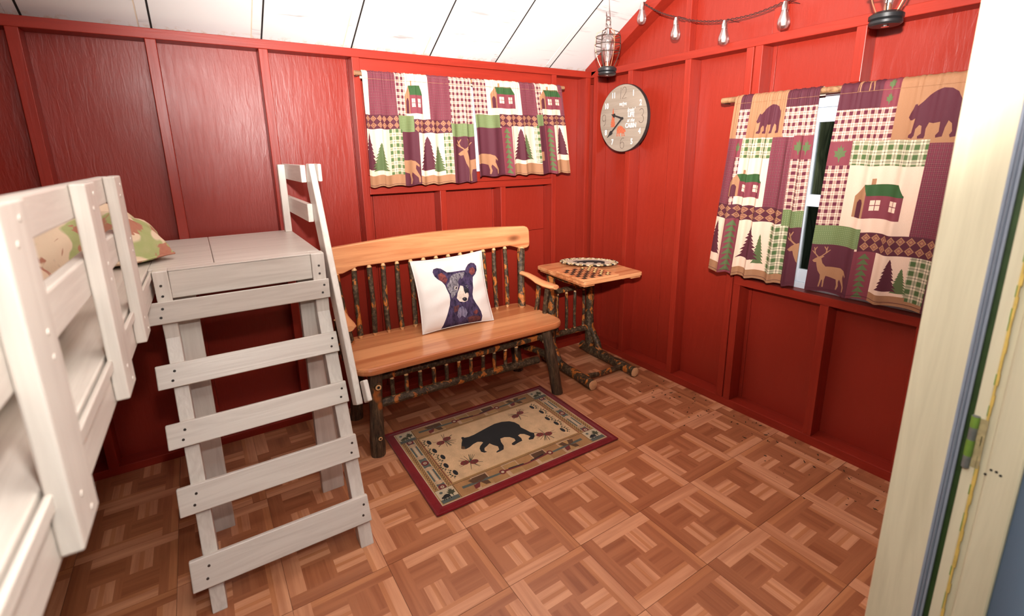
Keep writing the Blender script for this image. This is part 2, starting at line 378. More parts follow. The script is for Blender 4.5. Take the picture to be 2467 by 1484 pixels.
def design(rects, motifs):
    L = [(rect(a, b, c, d), fk(k)) for a, b, c, d, k in rects]
    for mo in motifs: L += motif(mo[0], *mo[1:5], **(mo[5] if len(mo) > 5 else {}))
    return L
D_RR = design([(0,0,.5,.13,'plum'),(.36,0,.5,.13,'mauve'),(0,.13,.5,.27,'plaidP'),(.5,0,1,.29,'tan'),(0,.27,.19,.38,'mauve'),(.19,.27,.8,.38,'plaidG'),(.8,.285,1,.68,'tweed'),
    (0,.38,.2,.67,'plaidP'),(.2,.38,.8,.68,'cream'),(0,.665,.42,.76,'dots'),(.42,.68,1,.77,'plum'),(0,.76,.40,1,'plum'),(.40,.77,.56,1,'mauve'),(.56,.77,.86,1,'cream'),(.84,.77,1,.97,'plaidG'),(.56,.955,.86,1,'tan'),(.84,.97,1,1,'tan')],
    [('bear',.60,.07,.36,.195),('leaf',.055,.285,.10,.08),('cabin',.29,.435,.42,.18),('deer',-.005,.765,.37,.215),('tri',.435,.78,.09,.215,{'n':8}),('pine',.80,.825,.13,.12,{'c':'green','seed':4}),('pine',.705,.785,.17,.155),('dia',.43,.682,.57,.086,{'n':8}),
     ('leaf',.40,.01,.06,.05),('leaf',.40,.07,.06,.05),('deer',.08,-.13,.22,.19)])
D_RR = [([(x*.78 if x < .999 else .78, y) for x, y in p], k) for p, k in D_RR] + [(rect(a, b, c, d), fk(k)) for a, b, c, d, k in ((.78,0,1,.09,'plum'),(.78,.09,1,.27,'plaidP'),(.78,.27,1,.38,'dkgreen'),(.78,.38,.83,.68,'plaidG'),(.83,.38,1,.54,'tan'),(.83,.54,1,.62,'plum'),(.83,.62,1,.68,'cream'),(.78,.68,1,.77,'dkgreen'),(.78,.77,1,1,'plum'))]
D_RL = design([(0,0,1,1,'cream'),(0,0,.10,.24,'tan'),(.08,0,.25,.10,'plum'),(.08,.09,.25,.24,'plaidP'),(.22,0,.66,.24,'tan'),(.65,0,1,.095,'plum'),(.65,.095,1,.235,'plaidP'),(0,.24,.14,.60,'tweed'),(.10,.24,.20,.34,'mauve'),(.20,.24,.56,.345,'plaidG'),
    (.14,.34,.20,.60,'plaidP'),(.20,.345,.58,.60,'cream'),(.56,.24,.80,.60,'tweed'),(.80,.235,1,.35,'mauve'),(.80,.35,1,.61,'plaidP'),(0,.60,.80,.68,'plum'),(.80,.605,1,.69,'dots'),
    (0,.68,.14,.94,'cream'),(.14,.68,.31,1,'mauve'),(.31,.68,.68,.95,'cream'),(.67,.69,.87,.96,'plaidG'),(.86,.69,1,1,'plum'),(0,.94,.14,1,'tan'),(.31,.95,.86,1,'tan')],
    [('bear',.33,.075,.28,.145),('leaf',.81,.255,.08,.075),('leaf',.91,.255,.08,.075),('leaf',.11,.255,.08,.07),('cabin',.12,.41,.40,.145),('tri',.165,.69,.115,.30),('pine',.585,.75,.13,.17,{'c':'green','seed':4}),('pine',.47,.70,.24,.20),('pine',.03,.70,.16,.2),('dia',.0,.602,.80,.078,{'n':8}),('deer',.86,.70,.5,.28)])
D_BL = design([(0,0,1,1,'cream'),(.31,.51,.45,1,'plum')], [('deer',.12,.56,.33,.43)]) + design([(.045,0,.28,.38,'tweed'),(.275,0,.36,.38,'plaidP'),(0,0,.045,.38,'cream'),(.36,0,.58,.40,'cream'),(.57,0,.78,.42,'tweed'),(.775,0,1,.44,'plaidP'),(0,.38,.28,.50,'plum'),(.28,.38,.42,.52,'dots'),(.42,.41,.77,.53,'plum'),(.77,.44,1,.56,'dots'),
    (0,.50,.20,.90,'cream'),(.20,.50,.31,.90,'plaidG'),(.45,.53,.69,.92,'cream'),(.69,.53,.775,.92,'plaidG'),(0,.90,.31,1,'tan'),(.45,.92,.775,1,'tan'),(.775,.56,1,1,'plum')],
    [('cabin',.355,.08,.16,.28),('pine',.025,.53,.13,.33),('pine',.115,.62,.15,.25,{'c':'green','seed':4}),('pine',.535,.56,.165,.32,{'seed':2}),('pine',.635,.64,.13,.25,{'c':'green','seed':4}),('deer',.80,.57,.37,.42),('dia',0,.382,.28,.116,{'n':6}),('dia',.42,.412,.35,.116,{'n':7})])
D_BR = design([(0,0,1,1,'cream'),(0,0,.13,.37,'plaidP'),(.13,0,.50,.36,'cream'),(.50,0,.68,.36,'tweed'),(.675,0,.74,.36,'plaidP'),(.74,0,.96,.35,'cream'),(.95,0,1,.35,'tweed'),(0,.37,.26,.50,'dots'),(.26,.36,.67,.49,'plum'),(.66,.35,.74,.47,'dots'),(.74,.35,1,.47,'plum'),
    (0,.50,.27,1,'plum'),(.27,.49,.36,1,'mauve'),(.36,.48,.62,.89,'cream'),(.62,.47,.68,.87,'plaidG'),(.67,.47,.76,1,'plum'),(.75,.47,.85,1,'mauve'),(.85,.46,1,.86,'cream'),(.36,.88,.67,1,'tan'),(.85,.85,1,1,'tan'),(.67,.75,.71,.85,'tan')],
    [('cabin',.17,.05,.27,.25),('cabin',.72,.05,.26,.24),('deer',-.19,.57,.40,.41),('tri',.29,.50,.055,.48),('tri',.775,.49,.06,.48),('pine',.525,.56,.14,.29,{'c':'green','seed':4}),('pine',.465,.50,.18,.35),('pine',.93,.48,.13,.32,{'seed':3}),('dia',.26,.362,.40,.124,{'n':7}),('dia',.74,.352,.26,.114,{'n':4})])

# ------------------------------------------------------------------ room constants
XR, YB = .699, 1.466            # inner faces of the studs (right wall, back wall)
XP, YP = .788, 1.555            # inner faces of the plywood
XL, YF = -2.83, -.80            # left wall, door wall
TP0, TP1 = 1.852, 1.892         # top plate
SL, CZ, CY0 = -.583, 1.909, 1.537
RIDGE = .33
def cz(y): return CZ + SL * ((y if y > RIDGE else 2*RIDGE - y) - CY0)

# ------------------------------------------------------------------ floor: slab and vinyl parquet tiles
T = .3048
fo = obj('floor', MB().box((XL - .1, YF - .12, -.06), (XP + .1, YP + .05, -.0025)), PQ['x'][3])
tag(fo, 'brown parquet-look vinyl tile floor of the red cabin', 'floor', kind='structure')
def tile_rects():
    o = []
    o += [((0,0,.06,.83),3,'y'), ((.06,0,.17,.83),2,'y')]
    o += [((.17,0,1,.09),0,'x'), ((.17,.09,1,.17),0,'x')]
    o += [((.83,.17,.92,1),2,'y'), ((.92,.17,1,1),1,'y')]
    o += [((0,.83,.83,.88),1,'x'), ((0,.88,.83,1),0,'x')]
    a, h = .17, .33
    for k, c in enumerate((3, 2, 3, 2)): o.append(((a, a+k*h/4, a+h, a+(k+1)*h/4), c, 'x'))
    for k, c in enumerate((2, 3, 2, 3)): o.append(((a+h, a+h+k*h/4, a+2*h, a+h+(k+1)*h/4), c, 'x'))
    for ox, oy in ((a+h, a), (a, a+h)):
        for f0, f1, c in ((0,.15,2),(.15,.38,0),(.38,.52,1),(.52,.78,0),(.78,1,2)): o.append(((ox+f0*h, oy, ox+f1*h, oy+h), c, 'y'))
    return o
TR_ = tile_rects()
def tile_mesh(rot, clip=(0,0,1,1)):
    mb = MB(); g = .0007; used = (clip[0]*T+ (g if clip[0]==0 else 0), clip[1]*T + (g if clip[1]==0 else 0), clip[2]*T - (g if clip[2]==1 else 0), clip[3]*T - (g if clip[3]==1 else 0))
    for (a, b, c, d), k, ax in TR_:
        if rot: a, b, c, d = b, 1 - c, d, 1 - a; ax = 'x' if ax == 'y' else 'y'
        x0, y0, x1, y1 = max(a*T, used[0]), max(b*T, used[1]), min(c*T, used[2]), min(d*T, used[3])
        if x1 - x0 < 1e-4 or y1 - y0 < 1e-4: continue
        mb.add([(x0,-y0,.002),(x1,-y0,.002),(x1,-y1,.002),(x0,-y1,.002)], [(3,2,1,0)], k + (4 if ax == 'y' else 0))
    x0, y0, x1, y1 = used
    mb.add([(x0,-y0,.002),(x1,-y0,.002),(x1,-y1,.002),(x0,-y1,.002),(x0,-y0,-.0015),(x1,-y0,-.0015),(x1,-y1,-.0015),(x0,-y1,-.0015)], [(0,1,5,4),(1,2,6,5),(2,3,7,6),(3,0,4,7)], 3)
    return mb
PQM = PQ['x'] + PQ['y']
base_tiles = {}
known = {(0,0):0,(0,1):0,(0,2):1,(1,0):0,(1,1):1,(-1,2):0,(-1,3):0,(-1,1):0,(-1,0):1,(0,-1):1,(1,-1):1,(-1,-1):1,(-2,0):0,(-2,-1):1,(0,3):1,(1,2):0}
tr = random.Random(3)
for i in range(-5, 4):
    for j in range(-3, 10):
        # tile (i,j): corner at x=-j*T (right edge), y=-i*T (far edge)
        x1, y1 = -j*T, -i*T; x0, y0 = x1 - T, y1 - T
        cx0, cx1, cy0, cy1 = max(x0, XL), min(x1, XR - .001), max(y0, YF), min(y1, YB - .001)
        if cx1 - cx0 < .01 or cy1 - cy0 < .01: continue
        rot = known.get((i, j), tr.random() < .4) 
        cl = ((cx0-x0)/T, (y1-cy1)/T, (cx1-x0)/T, (y1-cy0)/T)
        cl = tuple(0 if abs(q) < 1e-6 else 1 if abs(q-1) < 1e-6 else q for q in cl)
        key = (rot, tuple(round(q, 4) for q in cl))
        if key not in base_tiles:
            t = obj('tile', tile_mesh(rot, cl), PQM, fo, local=True); base_tiles[key] = t
        else: t = link_copy(base_tiles[key], fo, (0,0,0))
        t.location = (x0, y1, 0); t.rotation_euler = (R(.12*(tr.random()-.5)), R(.12*(tr.random()-.5)), 0)

# ------------------------------------------------------------------ walls
def wall(name, label):
    return thing(name, label, 'wall', kind='structure')
def lumber(name, a, b, mat, par, bev=.0025): return obj(name, MB().box(a, b), mat, par, bevel=bev)
# back wall: bench side
wb = wall('wall_back', 'red painted stud wall behind the bench and ladder')
WX0, WX1, WZ0, WZ1 = -.787, .377, 1.275, 1.762          # window opening
obj('siding', MB().box((XL-.1, YP+.013, -.05), (WX0, YP+.04, cz(YP)+.02)).box((WX1, YP+.013, -.05), (XP+.1, YP+.04, cz(YP)+.02)).box((WX0, YP+.013, -.05), (WX1, YP+.04, WZ0)).box((WX0, YP+.013, WZ1), (WX1, YP+.04, cz(YP)+.02)), M['darkgap'], wb)
def panel(a, b, par): return obj('panel', MB().box(a, b), M['ply'], par, bevel=.001)
g = .0012
seams = [XL, -1.665-.6096, -1.655, -.865, WX0]
for x0, x1 in zip(seams[:-1], seams[1:]): panel((x0+g, YP, -.02), (x1-g, YP+.012, cz(YP)), wb)
panel((WX0+g, YP, WZ1), (WX1-g, YP+.012, cz(YP)), wb)
panel((WX0+g, YP, .87+g), (-.03, YP+.012, WZ0), wb); panel((-.03+2*g, YP, .87+g), (WX1-g, YP+.012, WZ0), wb); panel((WX0+g, YP, -.02), (WX1-g, YP+.012, .87-g), wb)
panel((WX1+g, YP, -.02), (XP+.012, YP+.012, cz(YP)), wb)
lumber('top_plate', (XL, YB, TP0), (XP-.0005, YP-.0005, TP1), M['plate'], wb)
lumber('bottom_plate', (XL, YB, 0), (XP-.0005, YP-.0005, .038), M['plate'], wb)
for x in (-2.864, -2.458, -2.052, -1.646, -1.235, -.825): lumber('stud', (x-.038, YB, .038), (x, YP-.0005, TP0), M['stud'], wb)
lumber('stud', (WX1, YB, .038), (WX1+.036, YP-.0005, TP0), M['stud'], wb)
lumber('stud', (.66, YB, .038), (XR-.0, YP-.0005, TP0), M['stud'], wb)
lumber('sill_plate', (-.825, YB-.002, 1.177), (WX1, YP-.0005, 1.215), M['plate'], wb)
lumber('sill_block', (-.825, YB+.02, 1.2155), (WX1, YP-.0005, WZ0), M['plate'], wb)
lumber('head_plate', (-.825, YB+.012, WZ1), (WX1, YP-.0005, TP0), M['plate'], wb)
for x in (-.405, .001): lumber('stud', (x-.019, YB+.001, .038), (x+.019, YP-.0005, 1.177), M['stud'], wb)

# right wall: clock side
wr = wall('wall_right', 'red painted stud wall and gable carrying the round clock')
VY0, VY1, VZ0, VZ1 = -.60, .268, .735, 1.603
def gable_poly(y0, y1, z0): 
    pts = [(y0, z0), (y1, z0), (y1, cz(y1))]
    if y0 < RIDGE < y1: pts.append((RIDGE, cz(RIDGE)))
    return pts + [(y0, cz(y0))]
fx = lambda y, z, t: (t, y, z)
sd = MB()
for a in ((YF-.1, VY0, -.05), (VY1, YP, -.05)): sd.prism(gable_poly(*a), fx, XP+.013, XP+.04)
sd.prism(gable_poly(VY0, VY1, VZ1), fx, XP+.013, XP+.04); sd.box((XP+.013, VY0, -.05), (XP+.04, VY1, VZ0))
obj('siding', sd, M['darkgap'], wr)
def gpanel(y0, y1, z0): obj('panel', MB().prism(gable_poly(y0+g, y1-g, z0), fx, XP, XP+.012), M['ply'], wr, bevel=.001)
for y0, y1 in ((.875, YP-.0), (VY1, .875), (YF, VY0)): panel((XP, y0+g, -.02), (XP+.012, y1-g, TP0+.02), wr)
panel((XP, VY0+g, -.02), (XP+.012, VY1-g, VZ0), wr); panel((XP, VY0+g, VZ1), (XP+.012, VY1-g, TP0+.02), wr)
for y0, y1 in ((.30, YP), (YF, .30)): gpanel(y0, y1, TP0+.022)
lumber('top_plate', (XR, YF, TP0), (XP-.0005, YB-.0005, TP1), M['platey'], wr)
lumber('bottom_plate', (XR, YF, 0), (XP-.0005, YB-.0005, .045), M['platey'], wr)
for y in (1.40, 1.096, .682, .330, .286, -.138): lumber('stud', (XR, y, .045 if y not in (-.138, .33) else VZ1+.038 if y == -.138 else .045), (XP-.0005, y+.038, TP0), M['stud'], wr)
for y in (-.142, -.50): lumber('stud', (XR+.001, y, .045), (XP-.0005, y+.038, VZ0-.038), M['stud'], wr)
lumber('stud', (XR, -.64, .045), (XP-.0005, -.602, TP0), M['stud'], wr)
lumber('sill_plate', (XR-.004, -.64, VZ0-.038), (XP-.0005, .32, VZ0), M['platey'], wr)
lumber('head_plate', (XR+.002, -.64, VZ1), (XP-.0005, .32, VZ1+.038), M['platey'], wr)
for sgn in (1, -1):
    y0, y1 = (RIDGE, YB+.06) if sgn == 1 else (RIDGE, YF)
    obj('rake_board', MB().prism([(y0, cz(y0)-.003), (y1, cz(y1)-.003), (y1, cz(y1)-.092), (y0, cz(y0)-.092)], fx, XR, XP-.0005), M['platey'], wr, bevel=.0025)
for y in (.235, RIDGE+.4, -.45): lumber('gable_stud', (XR+.04, y, TP1), (XP-.0005, y+.038, cz(y)-.09), M['stud'], wr)

# left wall and door wall, mostly behind the camera
wl = wall('wall_left', 'red painted wall behind the loft bed')
obj('siding', MB().prism(gable_poly(YF-.1, YP, -.05), fx, XL-.05, XL-.012), M['darkgap'], wl)
for k in range(4):
    y0 = YF + k*(YP-YF)/4; obj('panel', MB().prism(gable_poly(y0+g, y0+(YP-YF)/4-g, -.02), fx, XL-.012, XL), M['ply'], wl, bevel=.001)
wf = wall('wall_front', 'red painted wall around the doorway')
DX0, DX1, DZ = -2.05, -.48, 2.02
for a, b in (((XL, YF-.09, -.02), (DX0-.02, YF, cz(YF))), ((DX1+.02, YF-.09, -.02), (XP, YF, cz(YF))), ((DX0-.02, YF-.09, DZ+.02), (DX1+.02, YF, cz(YF)))): obj('panel', MB().box(a, b), M['ply'], wf, bevel=.001)

# ceiling: roof boards between white rafters
ce = thing('ceiling', 'white painted sloping ceiling with grey streaks and rusty stains', 'ceiling', kind='structure')
raf = [-2.85, -2.45, -2.05, -1.655, -1.245, -.838, -.412, .008, .412, .79]
def slope(x0, x1, y0, y1, off, th, nm, mat, bev=.001):
    nrm = lambda y, d: d
    mb = MB()
    vs = [(x, y, cz(y) + d) for d in (off, off + th) for x, y in ((x0, y0), (x1, y0), (x1, y1), (x0, y1))]
    mb.add(vs, [(3,2,1,0),(4,5,6,7),(0,1,5,4),(1,2,6,5),(2,3,7,6),(3,0,4,7)])
    return obj(nm, mb, mat, ce, bevel=bev)
for (ya, yb) in ((RIDGE, YP+.02), (RIDGE, 2*RIDGE-YP-.02)):
    for k, x in enumerate(raf):
        slope(x-.040, x-.0035, ya, yb, -.0015, .09, 'rafter', M['ceil'], .001); slope(x-.0034, x+.0034, ya, yb, -.0018, .004, 'gap_shade_strip', M['darkgap'], 0)  # near-black strip covers each rafter gap, standing in for the shade inside
        if k: 
            slope(raf[k-1]+.0035, x-.0405, ya, yb, 0, .012, 'ceiling_board', M['ceil'])
            if -1.9 < x < -.3 and ya < yb: slope(x-.0445, x-.0402, 1.33 if x < -.5 else 1.42, yb, -.0022, .002, 'caulk_line', M['caulk'], 0)
    slope(XL-.1, XP+.1, ya, yb, .05, .01, 'roof_deck', M['darkgap'], 0)

# ------------------------------------------------------------------ windows
vinyl = plain('white_vinyl', (.72, .78, .86), .35); 
m, nt, bs = newmat('window_glass'); bs.inputs['Transmission Weight'].default_value = 1; bs.inputs['Roughness'].default_value = 0; bs.inputs['IOR'].default_value = 1.02; bs.inputs['Base Color'].default_value = (.86, .93, .88, 1); M['glass'] = m
w2 = thing('window_2', 'white vinyl sash window half hidden by the long curtains', 'window', (XP-.02, -.166, VZ0), kind='structure')
x0, x1 = .752, .80
fr = MB().box((x0, VY0, VZ0), (x1, VY1, VZ0+.03)).box((x0, VY0, VZ1-.045), (x1, VY1, VZ1)).box((x0, VY0, VZ0+.03), (x1, VY0+.045, VZ1-.045)).box((x0, VY1-.045, VZ0+.03), (x1, VY1, VZ1-.045))
obj('window_frame', fr, vinyl, w2, bevel=.003)
for z0, z1, dx in ((1.125, VZ1-.045, .024), (VZ0+.03, 1.178, .008)):
    xa, xb = x0+dx, x0+dx+.02; y0, y1 = VY0+.045, VY1-.045; tb = .062 if z0 > 1 else .055
    s = MB().box((xa, y0, z0), (xb, y1, z0+(.052 if z0 > 1 else .062))).box((xa, y0, z1-tb), (xb, y1, z1)).box((xa, y0, z0), (xb, y0+.05, z1)).box((xa, y1-.05, z0), (xb, y1, z1))
    so = obj('sash', s, vinyl, w2, bevel=.002)
    obj('stile', MB().box((xa-.003, .036, z0+.004), (xb+.003, .096, z1-.004)), vinyl, so, bevel=.002)
    obj('pane', MB().box((xa+.008, y0+.05, z0+.05), (xa+.012, y1-.05, z1-.05)), M['glass'], so)
w1 = thing('window_1', 'white vinyl window behind the short curtains over the bench', 'window', (-.205, YP-.02, WZ0), kind='structure')
y0, y1 = 1.505, 1.56
fr = MB().box((WX0, y0, WZ0), (WX1, y1, WZ0+.045)).box((WX0, y0, WZ1-.045), (WX1, y1, WZ1)).box((WX0, y0, WZ0+.045), (WX0+.045, y1, WZ1-.045)).box((WX1-.045, y0, WZ0+.045), (WX1, y1, WZ1-.045)).box((-.262, y0-.004, WZ0+.045), (-.125, y1, WZ1-.045))
obj('window_frame', fr, vinyl, w1, bevel=.003)
for a, b in ((WX0+.045, -.262), (-.125, WX1-.045)): obj('pane', MB().box((a, y0+.02, WZ0+.045), (b, y0+.024, WZ1-.045)), M['glass'], w1)

# ------------------------------------------------------------------ doorway: jamb, weatherstrip and open door
cream = grainmat('cream_door_paint', (.60, .53, .365), (.70, .625, .44), 'z', 30, .45, .12)
jb = thing('trim_1', 'cream painted door jamb with grey weatherstrip', 'door jamb', (DX1, YF-.05, 0), kind='structure')
obj('jamb_board', MB().box((DX1, YF-.09, 0), (DX1+.019, YF, DZ)), cream, jb, bevel=.003)
obj('jamb_board', MB().box((DX0-.019, YF-.09, 0), (DX0, YF, DZ)), cream, jb, bevel=.003)
obj('head_jamb', MB().box((DX0, YF-.09, DZ), (DX1, YF, DZ+.019)), cream, jb, bevel=.003)
grey = plain('grey_weatherstrip', (.26, .285, .345), .4, var=.1, bmp=.1)
wsp = [(DX1+.001, YF-.076), (DX1+.001, YF-.0925)]
for k in range(3): y_ = YF-.0925+.0055*k; wsp += [(DX1-.005, y_+.0002), (DX1-.008 if k == 1 else DX1-.006, y_+.0024), (DX1-.005, y_+.0042), (DX1-.002, y_+.0050)]
obj('weatherstrip', MB().prism(wsp, lambda x, y, z: (x, y, z), 0, DZ), grey, jb)
dr = thing('door_1', 'cream door standing open outward on a chipped hinge', 'door', (DX1, -.905, 0), kind='structure')
gapg = plain('dark_green_old_paint', (.03, .06, .012), .6, var=.5, bscale=40); oldy = plain('yellow_old_paint', (.62, .42, .10), .6, var=.4, bscale=50); oldg = plain('green_old_paint', (.14, .24, .03), .6, var=.3, bscale=40)
M['bluegrey'] = plain('blue_grey_door_panel', (.10, .14, .20), .4)
obj('door_rebate', MB().box((DX1+.010, -.900, 0), (DX1+.03, -.890, DZ)), gapg, dr)
obj('door_edge', MB().box((DX1+.0, -.918, .01), (DX1+.035, -.9005, DZ-.01)), cream, dr, bevel=.002)
mb = MB(); rnd = random.Random(5); zs = [i*.02 for i in range(101)]
for za, zb in zip(zs[:-1], zs[1:]):
    wdt = .0022 + .0022*rnd.random(); mb.box((DX1-.001, -.9185-wdt, za), (DX1+.004, -.9178, zb))
obj('paint_chip', mb, oldy, dr)['kind'] = 'stuff'
mb = MB()
for za, zb in zip(zs[:-1], zs[1:]):
    if rnd.random() < .6: mb.box((DX1-.0015, -.9182, za), (DX1+.004, -.9178+.0012*rnd.random(), zb))
obj('paint_chip', mb, oldg, dr)['kind'] = 'stuff'
obj('door_stile', MB().box((DX1+.002, -.976, .01), (DX1+.037, -.931, DZ-.01)), cream, dr, bevel=.004)
obj('door_rail', MB().box((DX1+.002, -1.30, .01), (DX1+.037, -.976, .30)).box((DX1+.002, -1.30, DZ-.16), (DX1+.037, -.976, DZ-.01)).box((DX1+.002, -1.65, .01), (DX1+.037, -1.55, DZ-.01)), cream, dr, bevel=.002)
obj('door_panel', MB().box((DX1+.010, -1.60, .02), (DX1+.03, -.960, DZ-.02)), M['bluegrey'], dr)
obj('door_groove', MB().box((DX1+.009, -.9335, .01), (DX1+.03, -.9175, DZ-.01)), cream, dr)
hg = obj('hinge', MB().tube([(DX1-.004, -.905, .812), (DX1-.004, -.905, .915)], .0058, 12), plain('worn_hinge', (.17, .17, .16), .5, metal=.3, var=.5, bscale=60), dr, smooth=True)
obj('hinge_leaf', MB().box((DX1-.0015, -.922, .815), (DX1+.001, -.905, .912)), plain('chipped_hinge_paint', (.38, .30, .15), .6, var=.7, bscale=70), hg)
for za, zb in ((.836, .868), (.893, .914)): obj('hinge_knuckle', MB().tube([(DX1-.004, -.905, za), (DX1-.004, -.905, zb)], .0063, 12), oldg, hg, smooth=True)
for dy, z in ((-.938, .822), (-.945, .822), (-.951, .818), (-.932, .81)): obj('screw_hole', MB().tube([(DX1+.0012, dy, z), (DX1+.0025, dy, z)], .0022, 10), M['darkgap'], dr)

# ------------------------------------------------------------------ loft bed on the left
BA = R(1.217); be = Vector((math.sin(BA), math.cos(BA), 0)); bn = Vector((be.y, -be.x, 0)); BO = Vector((-1.6015, -1.1137, 0))
def bp(s, t, z): return BO + be*s + bn*t + Vector((0,0,z))
DK = 1.032
bed = thing('loft_bed', 'white painted wooden loft bed with a low slatted guard rail', 'bed', (-1.85, .3, 0))
def bbox(nm, s0, s1, t0, t1, z0, z1, mat='white_y', bev=.004, par=None):
    mb = MB(); vs = [bp(s, t, z) for z in (z0, z1) for s, t in ((s0,t0),(s1,t0),(s1,t1),(s0,t1))]
    mb.add(vs, [(0,3,2,1),(4,5,6,7),(0,1,5,4),(1,2,6,5),(2,3,7,6),(3,0,4,7)]); return obj(nm, mb, M[mat], par or bed, bevel=bev)
LT = -.1985
S_END = 2.545
for k in range(5):
    t1 = LT - .004 - k*.20; bbox('deck_board', .34, S_END if k else S_END-.0, t1-.197, t1, DK-.018, DK, bev=.003)
bbox('side_rail', .34, S_END, LT-.034, LT, .938, DK-.0185)
bbox('trim_strip', .34, 1.912, LT, LT+.008, DK-.024, DK-.004, bev=.002)
bbox('cross_beam', .36, .40, LT-.99, LT-.036, .938, DK-.0185, 'white_x'); bbox('cross_beam', S_END-.06, S_END-.02, LT-.99, LT-.036, .938, DK-.0185, 'white_x')
bbox('back_rail', .34, S_END, LT-1.03, LT-.992, .938, DK-.0185)
for s in (.42, 2.36): bbox('leg', s, s+.085, LT-.99, LT-.95, .0, .937, 'white_z')
bbox('leg', .342, .40, LT-.10, LT-.04, .0, .937, 'white_z')
def post(s1, wd=.092):
    p = bbox('guard_post', s1-wd, s1, LT+.0005, LT+.0225, .947, 1.345, 'white_z', .003)
    for z in (.965, 1.0, 1.165, 1.195, 1.30, 1.325):
        c = bp(s1-wd*(.35 if int(z*1000) % 2 else .62), LT+.0225, z); obj('screw_head', MB().tube([c, c + bn*.0012], .004, 8), M['white_x'], p)
for s1 in (1.515, 1.18, .755): post(s1)
bbox('guard_rail', .34, 1.512, LT-.022, LT, 1.286, 1.344); bbox('guard_rail', .34, 1.512, LT-.022, LT, 1.150, 1.217)

# quilt print: cream with green, rust and charcoal patches
m, nt, bs = newmat('printed_quilt'); v = coords(nt)
n1 = noise(nt, v, 7.5, 2, .5, .6); n2 = noise(nt, coords(nt, scale=(1,1.4,1), rot=(.4,.2,.9)), 9.5, 3, .6, .5); n3 = noise(nt, v, 34, 3)
col = mixc(nt, ramp(nt, n1, [(.51,(0,0,0)),(.55,(1,1,1))]), (.74,.58,.42), (.30,.36,.13))
col = mixc(nt, ramp(nt, n2, [(.57,(0,0,0)),(.59,(1,1,1))]), col, (.36,.11,.07))
col = mixc(nt, ramp(nt, n1, [(.30,(1,1,1)),(.33,(0,0,0))]), col, (.09,.06,.07))
col = mixc(nt, mth(nt, 'MULTIPLY', n3, .35), col, (.70,.52,.36)); nt.links.new(col, bs.inputs['Base Color']); bs.inputs['Roughness'].default_value = .85; bs.inputs['Specular IOR Level'].default_value = .2; bump(nt, bs, n3, .2, .006)
M['quilt'] = m
def softblob(nm, cx, cy, z0, L, Wd, Hh, rot, seed, label, cat, mat, seam=True):
    r = random.Random(seed); ph = [r.random()*6.3 for _ in range(8)]
    N, K = 40, 30; vs = []; fs = []
    th = thing(nm, label, cat, (cx, cy, z0), rot)
    def P(u, v, top):
        a, b = 2*u-1, 2*v-1
        e = max(0, 1-abs(a)**3.2) * max(0, 1-abs(b)**3.2)
        hgt = Hh * e**.5 * (1 + .13*math.sin(5*a+ph[0]+2*b) + .10*math.sin(7*b+ph[1]-3*a) + .06*math.sin(13*a+ph[2]) + .05*math.sin(15*b-6*a+ph[3]))
        k = 1 - .06*abs(a*b)
        return (a*L/2*(1-.05*b*b)*k + .012*math.sin(9*b+ph[4]), b*Wd/2*(1-.06*a*a)*k + .012*math.sin(8*a+ph[5]), (.022 + hgt if top else .022 - .020*e**.4))
    mb = MB()
    for top in (True, False):
        vv = [P(i/N, j/K, top) for j in range(K+1) for i in range(N+1)]
        ff = [(j*(N+1)+i, j*(N+1)+i+1, (j+1)*(N+1)+i+1, (j+1)*(N+1)+i) for j in range(K) for i in range(N)]
        mb.add(vv, ff if top else [tuple(reversed(f)) for f in ff])
    obj('cover', mb, mat, th, smooth=True, local=True, recalc=False)
    edge = [P(i/40, 0, True) for i in range(41)] + [P(1, j/30, True) for j in range(31)] + [P(1-i/40, 1, True) for i in range(41)] + [P(0, 1-j/30, True) for j in range(31)]
    obj('piping', MB().tube(edge, .004, 6), mat, th, smooth=True, local=True)
    return th
softblob('pillow', -2.02, 1.02, DK, .60, .44, .185, R(24), 3, 'printed cream pillow slumped at the open end of the loft bed', 'pillow', M['quilt'])
softblob('quilt', -2.27, .13, DK, .80, 1.02, .205, R(3), 9, 'bunched quilt in cream, green and rust behind the bed rail', 'quilt', M['quilt'])

# ------------------------------------------------------------------ platform with ladder
pf = thing('ladder_platform', 'white painted landing with ladder rungs leading up to the loft bed', 'ladder', (-1.5, .9, 0))
px0, px1, py0 = -1.775, -1.232, .815
def bedx(y): return bp((y-BO.y)/be.y, LT-.0035, 0).x
obj('deck_board', MB().prism([(bedx(py0), py0), (-1.578, py0), (-1.578, YB-.001), (bedx(YB), YB-.001)], lambda x, y, z: (x, y, z), DK-.0183, DK), M['white_x'], pf, bevel=.003)
obj('deck_board', MB().box((-1.5765, py0, DK-.0183), (px1, YB-.001, DK)), M['white_x'], pf, bevel=.003)
obj('apron', MB().box((-1.708, py0-.042, .937), (-1.2745, py0-.0005, DK-.004)), M['white_x'], pf, bevel=.003)
obj('deck_nosing', MB().box((-1.708, py0-.046, DK-.0035), (-1.2745, py0-.0005, DK)), M['white_x'], pf, bevel=.001)
obj('apron', MB().box((px1-.04, py0+.04, .937), (px1-.002, YB-.002, DK-.0195)), M['white_y'], pf, bevel=.003)
for xa, xb in ((-1.733, -1.645), (-1.322, -1.234)): obj('leg', MB().box((xa, py0-.012+.014, 0), (xb, py0+.040, .936)), M['white_z'], pf, bevel=.003)
dyz = .415
def lad(z): return .43 + dyz*z           # front plane of the stringers at height z
